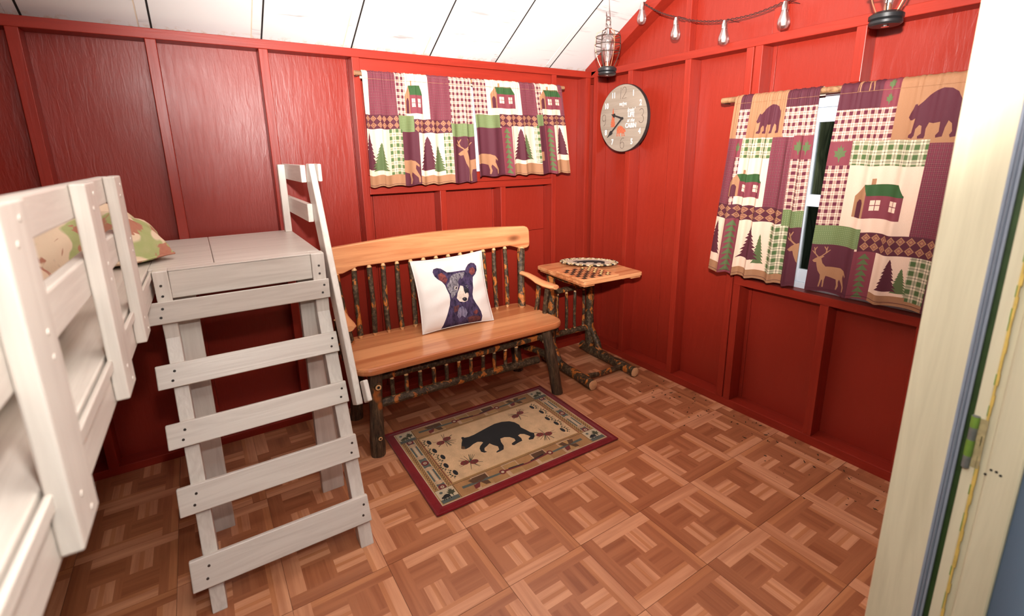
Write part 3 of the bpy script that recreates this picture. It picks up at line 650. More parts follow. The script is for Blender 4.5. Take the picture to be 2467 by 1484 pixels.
for xa, xb in ((-1.7505, -1.709), (-1.274, -1.2275)):
    mb = MB(); yk = py0-.05
    pr = [(lad(0), .001), (lad(0)+.064, .001), (py0-.001, (py0-.065-.43)/dyz), (py0-.001, DK), (yk, DK), (yk, (yk-.43)/dyz)]
    sk = .016 if xa < -1.5 else .0
    mb.prism(pr, lambda y, z, t: (t + sk*(1-z/DK), y, z), xa, xb)
    so = obj('stringer', mb, M['white_z'], pf, bevel=.003)
rz_ = [(.931,.857),(.731,.660),(.556,.484),(.372,.292),(.168,.082)]
for (z1, z0) in rz_:
    yc1, yc0 = min(lad(z1), py0-.05+.0) - .001, min(lad(z0), py0-.05) - .001
    t = .019
    mb = MB().prism([(yc0, z0), (yc1, z1), (yc1-t, z1+.006), (yc0-t, z0+.006)], lambda y, z, s: (s, y, z), -1.790 + .018*(1-z0), -1.2235)
    ro = obj('rung', mb, M['white_x'], pf, bevel=.003)
    for x in (-1.748 + .018*(1-z0), -1.25):
        for f in (.3, .68):
            z = z0+(z1-z0)*f+.006; y = yc0+(yc1-yc0)*f-t; obj('screw', MB().tube([(x+.008*(f>.5), y+.002, z), (x+.008*(f>.5), y-.0012, z+.0003)], .0042, 8), M['screw'], ro)
# hand rail on the bench side
obj('rail_post', MB().box((px1-.032, 1.39, DK), (px1-.002, 1.425, 1.345)), M['white_z'], pf, bevel=.003)
obj('side_rail', MB().box((px1-.002, 1.01, 1.278), (px1+.018, 1.552, 1.347)), M['white_y'], pf, bevel=.003)
obj('side_rail', MB().box((px1-.002, .95, 1.125), (px1+.018, 1.552, 1.197)), M['white_y'], pf, bevel=.003)
hr = [(.545, .50), (.61, .47), (1.02, 1.262), (1.005, 1.352), (.945, 1.352)]
obj('hand_rail', MB().prism(hr, lambda y, z, s: (s, y, z), px1+.0185, px1+.042), M['white_z'], pf, bevel=.004)
obj('rail_block', MB().box((px1+.0425, .90, 1.285), (px1+.056, 1.0, 1.352)), M['white_z'], pf, bevel=.004)
obj('rail_block', MB().prism([(.525,.60),(.485,.535),(.535,.505),(.575,.575)], lambda y, z, s: (s, y, z), px1+.0425, px1+.060), M['white_z'], pf, bevel=.004)
for x, z in ((-1.732, .985), (-1.732, .95), (-1.25, .985), (-1.25, .955)): obj('screw', MB().tube([(x, py0-.049, z), (x, py0-.0525, z)], .004, 8), M['screw'], pf)

# ------------------------------------------------------------------ log bench
bn_ = thing('log_bench', 'rustic pine bench with bark-covered legs and spindles', 'bench', (-.52, 1.15, 0))
lr = random.Random(21)
def log(nm, p0, p1, r0, r1, par, n=10, seg=8, bend=.004, mats=None, cap=1, wob=.05, tips=0, sm=True):
    p0, p1 = Vector(p0), Vector(p1); d = (p1-p0); a = d.cross(Vector((.31,.7,.2))).normalized(); b = a.cross(d).normalized()
    path = []; rad = []; mi = []
    ph = lr.random()*6.3; sgn = lr.choice((-1, 1))
    ts = [0, .001] + [k/seg for k in range(1, seg)] + [.999, 1]
    if tips: ts = [0, tips*.55, tips, tips*1.05] + [tips + (1-2*tips)*k/seg for k in range(1, seg)] + [1-tips*1.05, 1-tips, 1-tips*.55, 1]
    for t in ts:
        q = p0 + d*t + a*(bend*sgn*math.sin(math.pi*t)) + b*(bend*.6*math.sin(5*t+ph)*math.sin(math.pi*t))
        r = r0+(r1-r0)*t
        r *= 1 + .10*math.sin(9*t+ph)*.5
        if tips and (t < tips-1e-6 or t > 1-tips+1e-6): r *= .45 if t in (0, 1) else .72
        path.append(q); rad.append(r)
    for i in range(len(path)-1): mi.append(1 if tips and (ts[i+1] <= tips+1e-6 or ts[i] >= 1-tips-1e-6) else 0)
    mb = MB().tube(path, rad, n, mi, cap, wob, lr)
    return obj(nm, mb, mats or [M['bark'], M['peeled']], par, smooth=sm)
SZ = .452
# seat: rounded plank built from three glued boards
def rrect(x0, y0, x1, y1, r, n=6):
    o = []
    for cx, cy, a0 in ((x1-r, y1-r, 0), (x0+r, y1-r, 90), (x0+r, y0+r, 180), (x1-r, y0+r, 270)):
        for k in range(n+1): t = R(a0+90*k/n); o.append((cx+r*math.cos(t), cy+r*math.sin(t)))
    return o
def clip_poly(poly, y0, y1):
    def cl(p, f, yy):
        o = []
        for i in range(len(p)):
            a, b = p[i], p[(i+1) % len(p)]; ia, ib = f(a[1]), f(b[1])
            if ia: o.append(a)
            if ia != ib: t = (yy-a[1])/(b[1]-a[1]); o.append((a[0]+(b[0]-a[0])*t, yy))
        return o
    return cl(cl(poly, lambda y: y >= y0, y0), lambda y: y <= y1, y1)
seat = rrect(-1.115, .915, .065, 1.375, .085, 8)
m, nt, bs = newmat('varnished_seat_boards'); v = coords(nt, scale=AX['x']); n = noise(nt, v, 16, 5, .6, 1.2); n2 = noise(nt, v, 4, 3, .5, 2.)
tc_ = nt.nodes.new('ShaderNodeTexCoord'); sp_ = nt.nodes.new('ShaderNodeSeparateXYZ'); nt.links.new(tc_.outputs['Object'], sp_.inputs[0])
st_ = mth(nt, 'FLOOR', mth(nt, 'DIVIDE', mth(nt, 'ADD', sp_.outputs[1], 3.05), .118)); wn = nt.nodes.new('ShaderNodeTexWhiteNoise'); wn.noise_dimensions = '1D'; nt.links.new(st_, wn.inputs['W'])
f = mth(nt, 'ADD', mth(nt, 'ADD', mth(nt, 'MULTIPLY', n, .40), mth(nt, 'MULTIPLY', n2, .35)), mth(nt, 'MULTIPLY', wn.outputs['Value'], .28))
vo = nt.nodes.new('ShaderNodeTexVoronoi'); vo.inputs['Scale'].default_value = 4.5; nt.links.new(coords(nt, scale=(.5, 1, 1)), vo.inputs['Vector'])
nt.links.new(mixc(nt, ramp(nt, vo.outputs['Distance'], [(.035, (1,1,1)), (.075, (0,0,0))]), ramp(nt, f, [(.40, P1), (.60, P2)]), (.10, .025, .01)), bs.inputs['Base Color'])
bs.inputs['Roughness'].default_value = .30; bs.inputs['Coat Weight'].default_value = .35; bs.inputs['Coat Roughness'].default_value = .12; M['seat'] = m
xyz = lambda x, y, z: (x, y, z)
obj('seat', MB().prism(seat, xyz, SZ-.036, SZ), M['seat'], bn_, bevel=.012)
# back rail, gently arched
bx0, bx1 = -1.10, .114
def rail_lo(x): t = (x-bx0)/(bx1-bx0); return .802 + .026*min(1, max(0, min(t, 1-t)-.055)/.06)
def rail_hi(x): t = (x-bx0)/(bx1-bx0); return .936 + .026*math.sin(math.pi*t)
xs_ = [bx0+.03 + (bx1-bx0-.06)*k/30 for k in range(31)]
top = [(x, rail_hi(x)) for x in xs_] + [(bx1-.012, rail_hi(bx1)-.006), (bx1-.002, rail_hi(bx1)-.022), (bx1, rail_hi(bx1)-.04), (bx1, .828), (bx1-.006, .812), (bx1-.018, .804)]
bot = [(x, rail_lo(x)) for x in xs_[::-1]] + [(bx0+.015, .804), (bx0+.004, .814), (bx0, .83), (bx0, rail_hi(bx0)-.045), (bx0+.008, rail_hi(bx0)-.018)]
obj('back_rail', MB().prism(top + bot, lambda x, z, t: (x, t + .06*(z-.8), z), 1.345, 1.377), M['pine_x'], bn_, bevel=.006)
xs0 = [-.979 + k*(.072-.144+.979+.0)/12 for k in range(13)]
for k in range(13):
    x = -.977 + k*(.905/12); zt = rail_lo(x)
    log('spindle', (x, 1.325, SZ-.004), (x+.006, 1.359, zt+.006), .0135, .013, bn_, 10, 7, .004, wob=.08, tips=.05)
log('back_post', (-1.045, 1.265, SZ-.004), (-1.072, 1.357, .81), .022, .023, bn_, 10, 8, .004, tips=.035)
log('back_post', (-.005, 1.262, SZ-.004), (.055, 1.357, .812), .022, .023, bn_, 10, 8, .004, tips=.035)
# arms
def arm(xa, sg):
    prof = [(1.29, .662), (1.235, .662), (1.17, .652), (1.12, .641), (1.05, .637), (1.0, .638), (.975, .640)]
    wds = [.026, .028, .034, .042, .050, .046, .026]
    mb = MB(); vs = []; n = 12
    for (y, z), wd in zip(prof, wds):
        for k in range(n): t = 2*math.pi*k/n; vs.append((xa + sg*.012*(1.17-y)/.2 + wd/1.0*.75*math.cos(t), y, z + .0135*math.sin(t)))
    fs = [(i*n+k, i*n+(k+1)%n, (i+1)*n+(k+1)%n, (i+1)*n+k) for i in range(len(prof)-1) for k in range(n)] + [tuple(reversed(range(n))), tuple((len(prof)-1)*n+k for k in range(n))]
    mb.add(vs, fs); obj('armrest', mb, M['pine_y'], bn_, smooth=True)
    for y, dy in ((1.177, .0), (1.095, -.012)): log('arm_post', (xa+sg*.02, y, SZ-.004), (xa+sg*.022, y+dy-.02, .637), .0135, .0145, bn_, 9, 5, .003, tips=.03)
arm(.022, 1); arm(-1.100, -1)
# legs and stretchers
for (xt, yt), (xb, yb) in (((-1.015, .985), (-1.04, .955)), ((-.035, .985), (.030, .952)), ((-1.01, 1.30), (-1.035, 1.345)), ((-.04, 1.30), (.01, 1.345))):
    log('leg', (xt, yt, SZ-.037), (xb, yb, .0), .030, .034, bn_, 14, 10, .003, [M['legbark'], M['cutwood']], 1, .06)
log('stretcher', (-1.02, 1.01, .365), (-.03, 1.01, .352), .017, .017, bn_, 10, 12, .006)
log('stretcher', (-1.00, 1.01, .228), (-.07, 1.01, .214), .021, .020, bn_, 10, 12, .006)
for k in range(11):
    x = -.93 + k*.0712; log('spindle', (x, 1.01, .240-.0014*k), (x, 1.01, .352-.0012*k), .0105, .0105, bn_, 8, 4, .001, wob=.06, tips=.12)
log('side_stretcher', (-.03, .99, .33), (-.035, 1.29, .36), .020, .019, bn_, 10, 7, .008); log('side_stretcher', (-1.01, .99, .33), (-1.0, 1.29, .36), .020, .019, bn_, 10, 7, .008)
log('side_stretcher', (.0, .98, .225), (-.01, 1.31, .20), .020, .020, bn_, 10, 7, .008); log('side_stretcher', (-1.02, .98, .225), (-1.02, 1.31, .20), .020, .020, bn_, 10, 7, .008)
for (x, y, z, r) in ((-1.018, .947, .345, .019), (-1.035, .924, .10, .013)):   # ringed knots on the near leg
    mb = MB(); mb.tube([(x, y+.012, z), (x, y-.004, z)], [r, r*.92], 16, 0); mb.tube([(x, y+.01, z), (x, y-.0065, z)], [r*.78, r*.7], 16, 1); mb.tube([(x, y+.01, z), (x, y-.008, z)], [r*.42, r*.35], 12, 2)
    obj('knot', mb, [M['bark'], M['peeled'], M['darkgap']], bn_, smooth=True)

# pillow with bear portrait
def pmat(name, a, b, sc_=28, st=(1,1,1)):
    m, nt, bs = newmat(name); n = noise(nt, coords(nt, scale=st), sc_, 6, .7, .4); nt.links.new(ramp(nt, n, [(.36, a), (.66, b)]), bs.inputs['Base Color'])
    bs.inputs['Roughness'].default_value = .85; bs.inputs['Specular IOR Level'].default_value = .15; return m
pm = [plain('pillow_linen', (.77, .71, .66), .9, spec=.1, var=.05, bmp=.15, bscale=400), pmat('bear_fur', (.014,.010,.026), (.085,.055,.12), 60, (1,1,.35)), pmat('bear_ear', (.05,.012,.02), (.28,.075,.06), 50),
      pmat('bear_face', (.035,.030,.045), (.34,.30,.32), 130, (1,1,.35)), pmat('bear_muzzle', (.55,.44,.36), (.80,.68,.58), 60), plain('bear_black', (.006,.006,.012), .5), pmat('bear_chest', (.03,.022,.07), (.30,.27,.38), 120, (1,1,.2)), pmat('bear_brown', (.04,.018,.03), (.16,.05,.04), 50), plain('bear_glint', (.75,.72,.72), .5)]
PB = [(.244,1.0),(.272,.94),(.308,.859),(.343,.778),(.373,.705),(.386,.627),(.382,.547),(.364,.473),(.348,.408),(.315,.349),(.27,.306),(.235,.256),(.223,.193),(.243,.152),(.289,.14),(.338,.159),(.376,.192),(.415,.224),(.476,.23),(.538,.231),(.601,.233),(.676,.241),(.695,.208),(.74,.161),(.789,.143),(.842,.159),(.866,.208),(.859,.271),(.828,.32),(.78,.357),(.759,.426),(.748,.515),(.728,.602),(.727,.665),(.752,.733),(.787,.794),(.813,.862),(.824,.928),(.816,1.0),(.524,1.0)]
pl_layers = [(PB, 1), ([(.285,.238),(.336,.22),(.382,.263),(.397,.328),(.36,.392),(.316,.341),(.286,.309)], 2), ([(.747,.225),(.804,.216),(.834,.257),(.816,.309),(.766,.328),(.728,.285)], 2),
    ([(.437,.299),(.505,.266),(.578,.26),(.585,.324),(.538,.388),(.547,.443),(.506,.525),(.451,.586),(.411,.614),(.401,.541),(.374,.466),(.376,.404),(.417,.367)], 3), ([(.58,.26),(.66,.262),(.64,.33),(.60,.36)], 3),
    ([(.569,.447),(.606,.463),(.605,.525),(.618,.581),(.664,.554),(.666,.617),(.632,.683),(.576,.694),(.516,.674),(.481,.619),(.502,.551),(.538,.495)], 4), ([(.606,.49),(.646,.497),(.678,.52),(.66,.585),(.645,.56),(.618,.581),(.603,.534)], 5),
    ([(.558,.642),(.588,.625),(.623,.632),(.637,.657),(.614,.684),(.578,.681)], 5), ([(.575,.643),(.595,.636),(.606,.645),(.585,.652)], 3), ([(.465,.465),(.497,.445),(.525,.465),(.515,.495),(.482,.493)], 4), ([(.474,.467),(.497,.452),(.517,.467),(.510,.488),(.487,.488)], 5), ([(.482,.462),(.492,.458),(.495,.468),(.486,.471)], 8), ([(.642,.470),(.666,.456),(.686,.48),(.664,.498)], 3), ([(.650,.472),(.666,.462),(.678,.48),(.664,.491)], 5),
    ([(.482,.77),(.54,.746),(.595,.792),(.613,.85),(.575,.914),(.527,.877),(.485,.913),(.457,.863)], 6), ([(.704,.85),(.755,.824),(.777,.855),(.742,.893),(.707,.886)], 2), ([(.60,.92),(.70,.90),(.80,.93),(.79,.99),(.62,.99)], 7), ([(.42,.73),(.50,.72),(.47,.80),(.42,.82)], 7)]
BLc, BRc, TLc, TRc = Vector((-.695, 1.178, SZ+.004)), Vector((-.272, 1.158, SZ+.004)), Vector((-.682, 1.328, .820)), Vector((-.250, 1.318, .830))
pn = (BRc-BLc).cross(TLc-BLc).normalized()
if pn.y > 0: pn = -pn
def pilf(u, v, sgn=1):
    a, b = 2*u-1, 2*v-1
    cu, cv = .5 + .5*a*(1-.06*(1-b*b)), .5 + .5*b*(1-.055*(1-a*a))
    p = (TLc*(1-cu)+TRc*cu)*(1-cv) + (BLc*(1-cu)+BRc*cu)*cv
    e = max(0, 1-a*a)*max(0, 1-b*b)
    wr = .004*math.sin(9*a+3*b)*math.sin(5*b-1)+.003*math.sin(14*b+4*a)
    return p + pn*sgn*((.052)*e**.42 + wr*e**.3)
pw = thing('throw_pillow', 'white square throw pillow printed with a bear cub portrait on the bench', 'pillow', (-.49, 1.22, SZ))
mb, _ = sheet(pl_layers, 34, 34, lambda u, v: pilf(u, v), (1, 1)); obj('printed_front', mb, pm, pw, smooth=True)
mb, _ = sheet([], 24, 24, lambda u, v: pilf(u, v, -1), (1, 1)); obj('back_cover', mb, pm[:1], pw, smooth=True)
ed = [pilf(t/20, 0) for t in range(20)] + [pilf(1, t/20) for t in range(20)] + [pilf(1-t/20, 1) for t in range(20)] + [pilf(0, 1-t/20) for t in range(21)]
obj('seam', MB().tube(ed, .0028, 6), pm[0], pw, smooth=True)

# ------------------------------------------------------------------ game table in the corner
tb = thing('log_table', 'small rustic pine table on bark-covered log feet beside the bench', 'table', (.375, 1.1, 0), 0)
ta = R(-3.0); to_ = Vector((.150, .872, 0)); tu = Vector((math.cos(ta), math.sin(ta), 0)); tv = Vector((-tu.y, tu.x, 0))
def tp(a, b, z): q = to_ + tu*a + tv*b; return (q.x, q.y, z)
TZ = .672; TW, TD = .455, .495
tops = rrect(0, 0, TW, TD, .028, 5)
for ya, yb in ((-.01, .165), (.1655, .33), (.3305, .51)):
    obj('top_board', MB().prism(clip_poly(tops, ya, yb), lambda a, b, z: tp(a, b, z), TZ-.022, TZ), M['pine_x'], tb, bevel=.004 if ya < 0 or yb > .5 else .0006)
for a in (.012, TW-.09): obj('cleat', MB().add([tp(*q) for q in ((a,.012,TZ-.034),(a+.075,.012,TZ-.034),(a+.075,TD-.03,TZ-.034),(a,TD-.03,TZ-.034),(a,.012,TZ-.0225),(a+.075,.012,TZ-.0225),(a+.075,TD-.03,TZ-.0225),(a,TD-.03,TZ-.0225))], [(0,3,2,1),(4,5,6,7),(0,1,5,4),(1,2,6,5),(2,3,7,6),(3,0,4,7)]), M['pine_y'], tb, bevel=.002)
CUT = [M['bark'], M['cutwood']]
fxL, fxR = .072, .405
for a in (fxL, fxR):
    log('foot', tp(a, -.015, .034), tp(a, .515, .034), .030, .033, tb, 12, 10, .004, CUT, 1, .07)
    log('post', tp(a+.0, .435, .05), tp(a+.005, .440, TZ-.035), .031, .027, tb, 12, 10, .006, CUT, 1, .07)
    log('brace', tp(a, .33, .055), tp(a, .42, .19), .022, .020, tb, 10, 6, .006, CUT, 1, .06)
    log('support_arm', tp(a, .12, TZ-.052), tp(a, .475, TZ-.052), .016, .018, tb, 10, 7, .004, CUT, 1, .06)
log('foot_rung', tp(fxL, .095, .036), tp(fxR, .095, .036), .016, .016, tb, 10, 8, .006, CUT, 1, .07)
log('cross_rail', tp(fxL, .445, .195), tp(fxR, .445, .195), .020, .020, tb, 10, 8, .005, CUT, 1, .07)
log('cross_rail', tp(fxL, .445, .490), tp(fxR, .445, .490), .018, .018, tb, 10, 8, .005, CUT, 1, .07)
for k in range(4): log('spindle', tp(.135+.072*k, .445, .205), tp(.135+.072*k, .445, .480), .010, .010, tb, 8, 5, .003, wob=.07, tips=.05)
# checkerboard
cb = thing('checkerboard', 'wooden checkerboard lying on the log table', 'board game', tp(.13, .14, TZ), ta)
BW = .262
bA = Vector((-.012, -.006)); 
def cbp(a, b, z): return tp(-.005+a, .0+b, TZ+z)
obj('board', MB().prism(rect(0, 0, BW, BW), cbp, .0003, .013), M['pine_x'], cb, bevel=.002)
sq = .0285; o0 = (BW-8*sq)/2; mb = MB(); dk = plain('checker_dark_square', (.030, .018, .012), .5)
for i in range(8):
    for j in range(8):
        if (i+j) % 2 == 0: mb.add([cbp(o0+i*sq, o0+j*sq, .0134), cbp(o0+(i+1)*sq, o0+j*sq, .0134), cbp(o0+(i+1)*sq, o0+(j+1)*sq, .0134), cbp(o0+i*sq, o0+(j+1)*sq, .0134)], [(0,1,2,3)])
obj('dark_squares', mb, dk, cb)
pd, plt = plain('dark_checker_wood', (.055, .022, .010), .4), plain('light_checker_wood', (.82, .50, .20), .4)
chk = {}
for i in range(8):
    for j in range(8):
        if (i+j) % 2 or 2 < i < 5: continue
        c = cbp(o0+(i+.5)*sq, o0+(j+.5)*sq, .0138); k = 0 if i < 3 else 1
        if k not in chk:
            mb = MB().lathe([(0,0),(.0068,0),(.0075,.0008),(.0075,.0030),(.0068,.0038),(.0052,.0038),(.0048,.0033),(0,.0033)], (0,0,0), 14)
            chk[k] = obj('checker_piece', mb, (pd, plt)[k], smooth=True, local=True); q = chk[k]
        else: q = chk[k].copy(); C.objects.link(q)
        q.location = c
        tag(q, ('dark brown checker piece on the wooden checkerboard', 'light wood checker piece on the wooden checkerboard')[k], 'checker', ('dark checkers on the board', 'light checkers on the board')[k])
# oval mat with a bear
mt = thing('braided_mat', 'oval braided mat with a black bear at the back of the log table', 'mat', (.478, 1.202, TZ+.0086), R(-44))
mt.rotation_euler = (R(-3.4), 0, R(-44))
mc = [plain('braid_cream', (.62, .50, .34), .9, var=.2, bscale=200), plain('braid_black', (.022, .018, .016), .9), plain('braid_tan', (.40, .27, .12), .9), plain('mat_centre', (.66, .55, .42), .9, var=.15, bscale=500)]
mrx, mry = .178, .142
def mdef(u, v): return ((2*u-1)*mrx*.86, (1-2*v)*mry*.86, .005)
ell = [(.5+.5*math.cos(2*math.pi*k/40), .5+.5*math.sin(2*math.pi*k/40)) for k in range(40)]
mb = MB(); mb.prism([(mrx*.87*math.cos(2*math.pi*k/48), mry*.87*math.sin(2*math.pi*k/48)) for k in range(48)], xyz, .0005, .0055, 0); obj('centre', mb, mc[3:], mt, local=True)
mb = MB().prism([((p[0]-.5)*.21, (.5-p[1])*.125) for p in BEAR], xyz, .0056, .0064); obj('bear_print', mb, mc[1], mt, local=True)
mb = MB(); nb = 52
for rgi, rs in enumerate((1.0, .885)):
    for k in range(nb):
        t = 2*math.pi*(k+.5*rgi)/nb; ct, s_ = math.cos(t), math.sin(t); p = Vector((mrx*rs*ct, mry*rs*s_, .006)); tg = Vector((-mrx*s_, mry*ct, 0)).normalized(); nr = Vector((tg.y, -tg.x, 0)); dd = (tg*.75 + nr*.65*(1 if rgi == 0 else -1)).normalized()
        mb.tube([p-dd*.013, p-dd*.006, p+dd*.006, p+dd*.013], [.002, .0055, .0055, .002], 6, (k*2+rgi) % 3 if rgi == 0 else (0 if k % 2 else 2))
obj('braided_edge', mb, mc, mt, smooth=True, local=True)

# ------------------------------------------------------------------ rug
RC = ['rug_red','rug_field','rug_black','rug_brown','rug_gold','rug_greyblue','rug_tan','rug_crimson','rug_green','rug_ochre','rug_cream']
RV = [(.19,.008,.011),(.62,.41,.225),(.012,.012,.012),(.10,.045,.018),(.40,.225,.080),(.085,.10,.085),(.50,.32,.19),(.16,.022,.020),(.055,.055,.025),(.36,.185,.07),(.52,.42,.28)]
def rugmat(n, c):
    m, nt, bs = newmat(n); a = noise(nt, coords(nt), 420, 3, .7); b = noise(nt, coords(nt), 16, 4, .6)
    f = mth(nt, 'ADD', mth(nt, 'MULTIPLY', a, .6), mth(nt, 'MULTIPLY', b, .4)); nt.links.new(ramp(nt, f, [(.36, tuple(x*.72 for x in c)), (.64, tuple(min(1, x*1.22) for x in c))]), bs.inputs['Base Color'])
    bs.inputs['Roughness'].default_value = .95; bs.inputs['Specular IOR Level'].default_value = .08; bs.inputs['Sheen Weight'].default_value = .15; bump(nt, bs, a, .5, .004); return m
RM = [rugmat(n, c) for n, c in zip(RC, RV)]; rk = {n[4:]: i for i, n in enumerate(RC)}
RWd, RHt = .955, .662
asp = RWd/RHt
L = [(rect(.038,.052,.962,.948), rk['cream']), (rect(.042,.058,.958,.942), rk['gold'])]
def add(p, c): L.append((p, rk[c]))
def circ(x, y, r, n=10, ax=1.0, ay=1.0): return [(x+r*ax*math.cos(2*math.pi*k/n), y+r*asp*ay*math.sin(2*math.pi*k/n)) for k in range(n)]
rr_ = random.Random(4)
for y0, y1 in ((.062, .185), (.805, .938)):                       # long borders: patchwork with arrows
    nx = 9
    for k in range(nx): add(rect(.135+.73*k/nx, y0, .135+.73*(k+1)/nx, y1), 'ochre' if k % 2 == 0 else 'tan')
    for k in range(nx):
        xm = .135+.73*(k+.5)/nx; 
        if k % 2: add(rect(xm-.035, y0+.01, xm+.035, (y0+y1)/2-.006), 'brown' if k % 4 == 1 else 'gold'); add(rect(xm-.022, (y0+y1)/2+.008, xm+.04, y1-.008), 'gold')
    ym = (y0+y1)/2
    for sgn, xc in ((1, .5), (-1, .5)):
        add([(xc, ym+.004), (xc+sgn*.12, ym-.012), (xc+sgn*.12, ym+.006), (xc, ym+.018)], 'crimson'); add([(xc+sgn*.02, ym-.004), (xc+sgn*.10, ym-.016), (xc+sgn*.10, ym-.006), (xc+sgn*.02, ym+.006)], 'black'); add(circ(xc+sgn*.135, ym-.002, .017), 'crimson'); add(circ(xc+sgn*.135, ym-.002, .008), 'cream')
        xa = xc+sgn*.255; add([(xc+sgn*.15, ym-.006), (xc+sgn*.34, ym-.020), (xc+sgn*.34, ym+.004), (xc+sgn*.15, ym+.012)], 'greyblue')
        for q in (-.03, .03): add([(xa, ym), (xa+q*.5, ym-.055), (xa+q*1.5, ym-.045), (xa+q*1.0, ym-.008)], 'brown'); add([(xa, ym), (xa+q*.5, ym+.045), (xa+q*1.3, ym+.05), (xa+q*1.2, ym+.012)], 'brown' if q > 0 else 'crimson')
for x0, x1 in ((.048, .128), (.872, .952)):                       # short borders: rods and flowers between chain strips
    add(rect(x0, .19, x1, .80), 'gold'); add(rect(x0+.020, .19, x1-.020, .80), 'greyblue'); 
    add(rect(x0+.019, .19, x0+.022, .80), 'cream'); add(rect(x1-.022, .19, x1-.019, .80), 'cream')
    xm = (x0+x1)/2
    for ya, yb in ((.235, .44), (.545, .75)):
        add(rect(xm-.009, ya, xm+.009, yb), 'tan'); add(rect(xm-.004, ya, xm+.004, yb), 'cream')
        for yy in (ya+.012, ya+.03, yb-.012, yb-.03): add(rect(xm-.017, yy-.008, xm+.017, yy+.008), 'tan')
    for yy in (.205, .495, .785): add(circ(xm, yy, .019, 12), 'crimson'); add(circ(xm, yy, .009), 'cream'); add(circ(xm, yy, .004, 6), 'crimson')
    for xs in (x0+.009, x1-.009):
        n = 24
        for k in range(n):
            ya, yb = .195+.60*k/n, .195+.60*(k+1)/n
            add(stroke([(xs-.007, ya), (xs+.007, yb)], .0035, asp), 'brown'); add(stroke([(xs+.007, ya), (xs-.007, yb)], .0035, asp), 'brown')
for cx0, cy0 in ((.046, .062), (.874, .062), (.046, .805), (.874, .805)):   # corner vignettes
    add(rect(cx0, cy0, cx0+.082, cy0+.130), 'cream'); add(rect(cx0, cy0+.095, cx0+.082, cy0+.130), 'greyblue')
    add(place(LEAF, cx0+.042, cy0+.01, .038, .085), 'green'); add(place(BEAR, cx0+.008, cy0+.055, .042, .05), 'black' if cy0 > .5 else 'green'); add(circ(cx0+.02, cy0+.03, .008), 'greyblue')
for a in (rect(.128,.186,.872,.191), rect(.128,.800,.872,.805), rect(.042,.186,.132,.190), rect(.042,.801,.132,.805), rect(.868,.186,.958,.190), rect(.868,.801,.958,.805), rect(.130,.06,.133,.19), rect(.130,.80,.133,.94), rect(.868,.06,.871,.19), rect(.868,.80,.871,.94)): add(a, 'brown')
add(rect(.132,.195,.868,.796), 'gold'); add(rect(.135,.197,.865,.200), 'brown'); add(rect(.135,.790,.865,.793), 'brown'); add(rect(.131,.2,.135,.79), 'crimson'); add(rect(.865,.2,.869,.79), 'crimson')
add(rect(.140,.207,.860,.783), 'field')
for cx_, cy_, s_ in ((.235,.32,1),(.265,.652,-1),(.69,.312,1),(.70,.661,-1)):
    for k in range(16):
        t = rr_.random()*6.28; add(stroke([(cx_+.01, cy_), (cx_+.01+.060*math.cos(t), cy_+.085*math.sin(t))], .0036, asp), 'green')
    for dx in (-.016, .026): add(circ(cx_+dx, cy_+.012*s_*(1 if dx < 0 else -1), .020, 12, 1.1, .85), 'crimson'); add(circ(cx_+dx, cy_+.012*s_*(1 if dx < 0 else -1), .007, 8), 'brown')
for pts, sg in ((((.17,.282),(.166,.398),(.18,.497),(.165,.597),(.18,.7)), -1), (((.807,.279),(.823,.385),(.809,.495),(.821,.589),(.81,.691)), 1)):
    for k, (x, y) in enumerate(pts):
        an = (.35 if k % 2 else -.35); add(circ(x, y, .014, 12, .75, 1.5), 'black')
        for q in range(5):
            t = (q-2)*.5; add(circ(x+sg*(.025*math.cos(t)), y+.038*math.sin(t)*1.1, .0055, 7), 'green'); add(circ(x+sg*(.036*math.cos(t)), y+.052*math.sin(t)*1.1, .0032, 6), 'black')
add(RUGBEAR, 'black'); add([(.286,.478),(.298,.452),(.308,.475),(.300,.5),(.290,.49)], 'brown')
rg = thing('rug', 'small red-bordered rug with a walking black bear in front of the bench', 'rug', (-.4975, .7425, .002), R(-.9))
def rdef(u, v): 
    x, y = (u-.5)*RWd, (.5-v)*RHt
    e = min(u*RWd, (1-u)*RWd, v*RHt, (1-v)*RHt)
    return (x, y, .0095 + .0008*math.sin(7*u)*math.cos(5*v) - (.006*(1-e/.006) if e < .006 else 0))
mb, _ = sheet(L, 40, 28, rdef, (1, 1)); obj('pile', mb, RM, rg, local=True)
mb = MB().prism(rrect(-RWd/2+.001, -RHt/2+.001, RWd/2-.001, RHt/2-.001, .006, 2), xyz, .0002, .0052); obj('backing', mb, RM[0], rg, local=True)
e4 = [(-RWd/2, -RHt/2, .006), (RWd/2, -RHt/2, .006), (RWd/2, RHt/2, .006), (-RWd/2, RHt/2, .006), (-RWd/2, -RHt/2, .006)]
obj('bound_edge', MB().tube(e4, .0045, 8), RM[0], rg, local=True, smooth=True)

